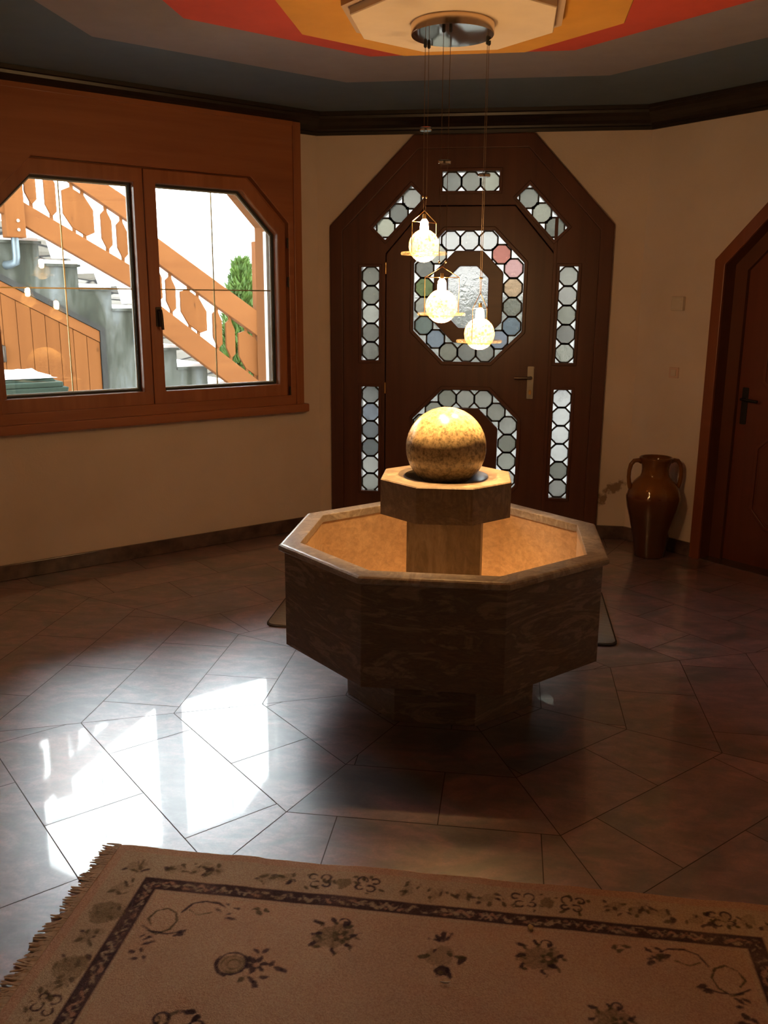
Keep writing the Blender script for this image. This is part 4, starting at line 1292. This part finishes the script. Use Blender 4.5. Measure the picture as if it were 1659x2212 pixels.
for s, wide in [(-0.385, 0), (-0.282, 0), (0.046, 0), (0.198, 0), (0.416, 1), (0.644, 0), (0.774, 0)]:
    board(s, wide, AL, AB, -.565)
for s, wide in [(1.065, 0), (1.189, 0), (1.402, 1), (1.631, 0), (1.762, 0), (1.969, 1)]:
    board(s, wide, BL, BB, -.695)
for s0, s1, z0, z1 in ((-0.173, -0.026, 1.955, 2.95), (2.046, 2.184, .35, 2.018)):
    b = BM(); prism(b, WL, [rect(s0, s1, z0, z1)], -(RX - .07), -(RX + .07)); po = obj('post', b, M['ext_larch_v'], ra, bevel=.007)
    for z in ((2.012, 2.081) if s0 < 0 else (.85, .97)):
        b = BM(); tube(b, [WL((s0 + s1) / 2 + .014, z, -(RX - .066)), WL((s0 + s1) / 2 + .014, z, -(RX - .082))], .013, 12); obj('bolt', b, M['steel'], po, smooth=40)
b = BM(); prism(b, WL, [rect(0.959, 1.033, 1.327, 2.248)], -(RX - .055), -(RX + .055)); obj('post', b, M['ext_larch_v'], ra, bevel=.007)
b = BM(); tube(b, [WL(-0.1, 1.995, -RX), WL(-0.1, 1.811, -RX), WL(-0.105, 1.77, -RX), WL(-0.132, 1.753, -RX - .05), WL(-0.155, 1.747, -XS - .002)], [.029, .029, .030, .030, .034], 14); obj('bracket', b, M['galv'], ra, smooth=60, label='grey galvanised post bracket')

# dry stone wall beyond the stair
b = BM()
rr = random.Random(11)
top_pts = []
s = 3.6
while s > -.9:
    z = 2.305 - .63 * s + rr.uniform(-.03, .03) + .05
    top_pts += [(s, z), (s - .18, z + rr.uniform(-.02, .02))]
    s -= .22
prism(b, WL, [[(-1.4, GZ), (3.6, GZ)] + top_pts + [(-1.4, 2.9)]], -XS - 1.15, -XS - 1.55)
tag(obj('dry_stone_wall', b, M['stone']), 'pale dry stone wall sloping behind the garden stair', 'wall')

# wheelie bin with snow
bi = thing('wheelie_bin', 'dark green wheelie bin standing outside below the window', 'bin', WL(-.58, GZ, -1.35))
def bx(b, s0, s1, z0, z1, d0, d1, tp=0.):
    """box in the window wall frame, lower end drawn in by tp"""
    v = []
    for z, k in ((z0, tp), (z1, 0)):
        for s, d in ((s0 + k, d0 - k), (s1 - k, d0 - k), (s1 - k, d1 + k), (s0 + k, d1 + k)): v.append(b.verts.new(WL(s, z, d)))
    for i_ in ((3, 2, 1, 0), (4, 5, 6, 7), (0, 1, 5, 4), (1, 2, 6, 5), (2, 3, 7, 6), (3, 0, 4, 7)): b.faces.new([v[i] for i in i_])
b = BM(); bx(b, -.88, -.335, GZ + .06, .905, -1.08, -1.66, .07); obj('body', b, M['bin'], bi, bevel=.012)
b = BM(); bx(b, -.92, -.285, .875, .925, -1.04, -1.70, .012); obj('rim', b, M['bin'], bi, bevel=.008)
b = BM(); bx(b, -.91, -.318, .925, .962, -1.05, -1.69); bx(b, -.86, -.37, .962, .985, -1.10, -1.64, -.02); obj('lid', b, M['bin'], bi, bevel=.01)
for sgn in (-.80, -.42):
    b = BM(); tube(b, [WL(sgn - .025, GZ + .1, -1.66), WL(sgn + .025, GZ + .1, -1.66)], .1, 24); obj('wheel', b, M['gasket'], bi, smooth=40)
b = BM()
rr = random.Random(2)
grid = []
for i in range(9):
    row = []
    for j in range(9):
        s_ = -.87 + .53 * i / 8; d_ = -1.09 - .55 * j / 8
        e = min(i, 8 - i, j, 8 - j)
        row.append(b.verts.new(WL(s_ + (rr.uniform(-.02, .02)), (.9855 if e == 0 else 1.015 + rr.uniform(0, .025) - .02 * i / 8), d_ + rr.uniform(-.015, .015))))
    grid.append(row)
for i in range(8):
    for j in range(8): b.faces.new([grid[i][j], grid[i + 1][j], grid[i + 1][j + 1], grid[i][j + 1]])
tag(obj('snow_patch', b, M['snow'], smooth=180), 'lump of white snow lying on the lid of the green bin', 'snow', kind='stuff')

def bush(name, label, c, rx, ry, h, mat, n, group, conical=False, seed=1, z0=GZ, leaf=.05):
    t = thing(name, label, 'shrub' if not conical else 'tree', (c[0], c[1], z0), group)
    b = BM(); tube(b, [(c[0], c[1], z0 - .02), (c[0], c[1], z0 + h * .8)], [.05, .015], 8); obj('trunk', b, M['bark'], t, smooth=60)
    rr = random.Random(seed); b = BM()
    for i in range(n):
        f = rr.random() ** (1.3 if conical else .8); a_ = rr.uniform(0, 2 * pi); k = rr.uniform(.55, 1.) ** .5
        prof_ = min(1., (1 - f) ** .55 * 1.25) * .95 + .05 if conical else math.sqrt(max(0, 1 - (2 * f - 1) ** 2)) * .9 + .1
        p = Vector((c[0] + cos(a_) * rx * prof_ * k, c[1] + sin(a_) * ry * prof_ * k, z0 + .08 + f * h * .95))
        d = Vector((cos(a_) * .6 + rr.uniform(-.4, .4), sin(a_) * .6 + rr.uniform(-.4, .4), 1. if conical else rr.uniform(-.2, 1))).normalized()
        x = d.cross(Vector((rr.uniform(-1, 1), rr.uniform(-1, 1), rr.uniform(-1, 1)))).normalized()
        L = leaf * rr.uniform(.6, 1.5); w = L * .35
        b.faces.new([b.verts.new(p - x * w), b.verts.new(p + d * L * .5 - x * w * .3), b.verts.new(p + d * L), b.verts.new(p + x * w)])
    obj('foliage', b, mat, t)
    return t
p1 = WL(3.13, 0, -5.0); p2 = WL(3.50, 0, -5.7)
bush('conifer', 'bright green conifer beyond the railing, the taller and left of the two', (p1.x, p1.y), .31, .30, 2.26, M['thuja'], 4800, 'conifers beyond the railing', True, 4, leaf=.09)
bush('conifer', 'bright green conifer beyond the railing, half hidden by the right post', (p2.x, p2.y), .30, .30, 2.20, M['thuja'], 4200, 'conifers beyond the railing', True, 5, leaf=.09)
# outside the front door
bush('garden_shrub', 'blurred green bush showing through the left panes of the front door ring', (-.62, 7.4), .75, .6, 1.75, M['shrub'], 1800, 'bushes outside the front door', False, 6, leaf=.12)
bush('garden_shrub', 'blurred green bush showing through the centre pane of the front door', (.05, 8.6), .7, .6, 1.85, M['shrub'], 1800, 'bushes outside the front door', False, 7, leaf=.12)

# ground outside (with the house standing in its opening)
b = BM()
big = [(-40, -40), (40, -40), (40, 40), (-40, 40)]
R_ = (A + TH * .5) / cos(pi / 8)
prism(b, FLT, [big, [(-1.15, -5.75), (1.15, -5.75)] + [(R_ * cos(O8 + pi / 4 * k), R_ * sin(O8 + pi / 4 * k)) for k in (6, 7, 0, 1, 2, 3, 4, 5)]], GZ, GZ - .1)
gd = obj('ground', b, M['snow']); gd['kind'] = 'structure'; gd['label'] = 'snow covered ground outside the house'; gd['category'] = 'ground'
# unseen roof slab, its eaves added to block part of the sky
b = BM(); lathe(b, [(3.4, 2.88), (3.4, 3.0), (.0, 3.5)], seg=8, rot=O8); box(b, -1.6, 1.6, -6.2, -2.4, 2.85, 3.05)
rf = obj('roof', b, M['ext_larch']); rf['kind'] = 'structure'; rf['label'] = 'unseen roof and eaves above the hall, added to block sky'; rf['category'] = 'roof'

# ================================================================== SKY
w = bpy.data.worlds.new('overcast'); SC.world = w; w.use_nodes = True
nt = w.node_tree
bg = [n for n in nt.nodes if n.type == 'BACKGROUND'][0]
tc = nt.nodes.new('ShaderNodeTexCoord'); sp = nt.nodes.new('ShaderNodeSeparateXYZ'); nt.links.new(tc.outputs['Generated'], sp.inputs[0])
cr = ramp(nt, sp.outputs['Z'], [(0., (.47, .48, .50)), (.15, (.68, .69, .72)), (.38, (.95, .965, 1.)), (.6, (.82, .84, .88)), (.8, (.36, .38, .40)), (1., (.24, .25, .27))])
nt.links.new(cr, bg.inputs[0]); bg.inputs[1].default_value = 21.

# ================================================================== CAMERA
f, pitch, yaw, roll, cx, cy = 1916.85, .23518, .13875, .00662, .23128, -3.30255
fw = Vector((-sin(yaw) * cos(pitch), cos(yaw) * cos(pitch), -sin(pitch)))
rtv = Vector((cos(yaw), sin(yaw), 0)); upv = rtv.cross(fw)
r2 = cos(roll) * rtv + sin(roll) * upv; u2 = -sin(roll) * rtv + cos(roll) * upv
cam = bpy.data.cameras.new('camera'); co = bpy.data.objects.new('camera', cam); C.objects.link(co)
co.matrix_world = Matrix(((r2.x, u2.x, -fw.x, cx), (r2.y, u2.y, -fw.y, cy), (r2.z, u2.z, -fw.z, 1.5), (0, 0, 0, 1)))
cam.sensor_fit = 'HORIZONTAL'; cam.sensor_width = 36.; cam.lens = f * 36. / 1659.
cam.clip_start = .05
SC.camera = co

# ================================================================== RENDER LOOK
SC.view_settings.view_transform = 'Standard'; SC.view_settings.look = 'None'
SC.view_settings.gamma = 1.; SC.view_settings.use_curve_mapping = False
SC.view_settings.exposure = 0.
cy_ = SC.cycles
cy_.use_denoising = True
try: cy_.denoiser = 'OPENIMAGEDENOISE'
except Exception: pass
cy_.max_bounces = 7; cy_.diffuse_bounces = 3; cy_.glossy_bounces = 3; cy_.transmission_bounces = 6; cy_.transparent_max_bounces = 24
cy_.sample_clamp_indirect = 6.; cy_.blur_glossy = .5
cy_.use_adaptive_sampling = True; cy_.adaptive_threshold = .06
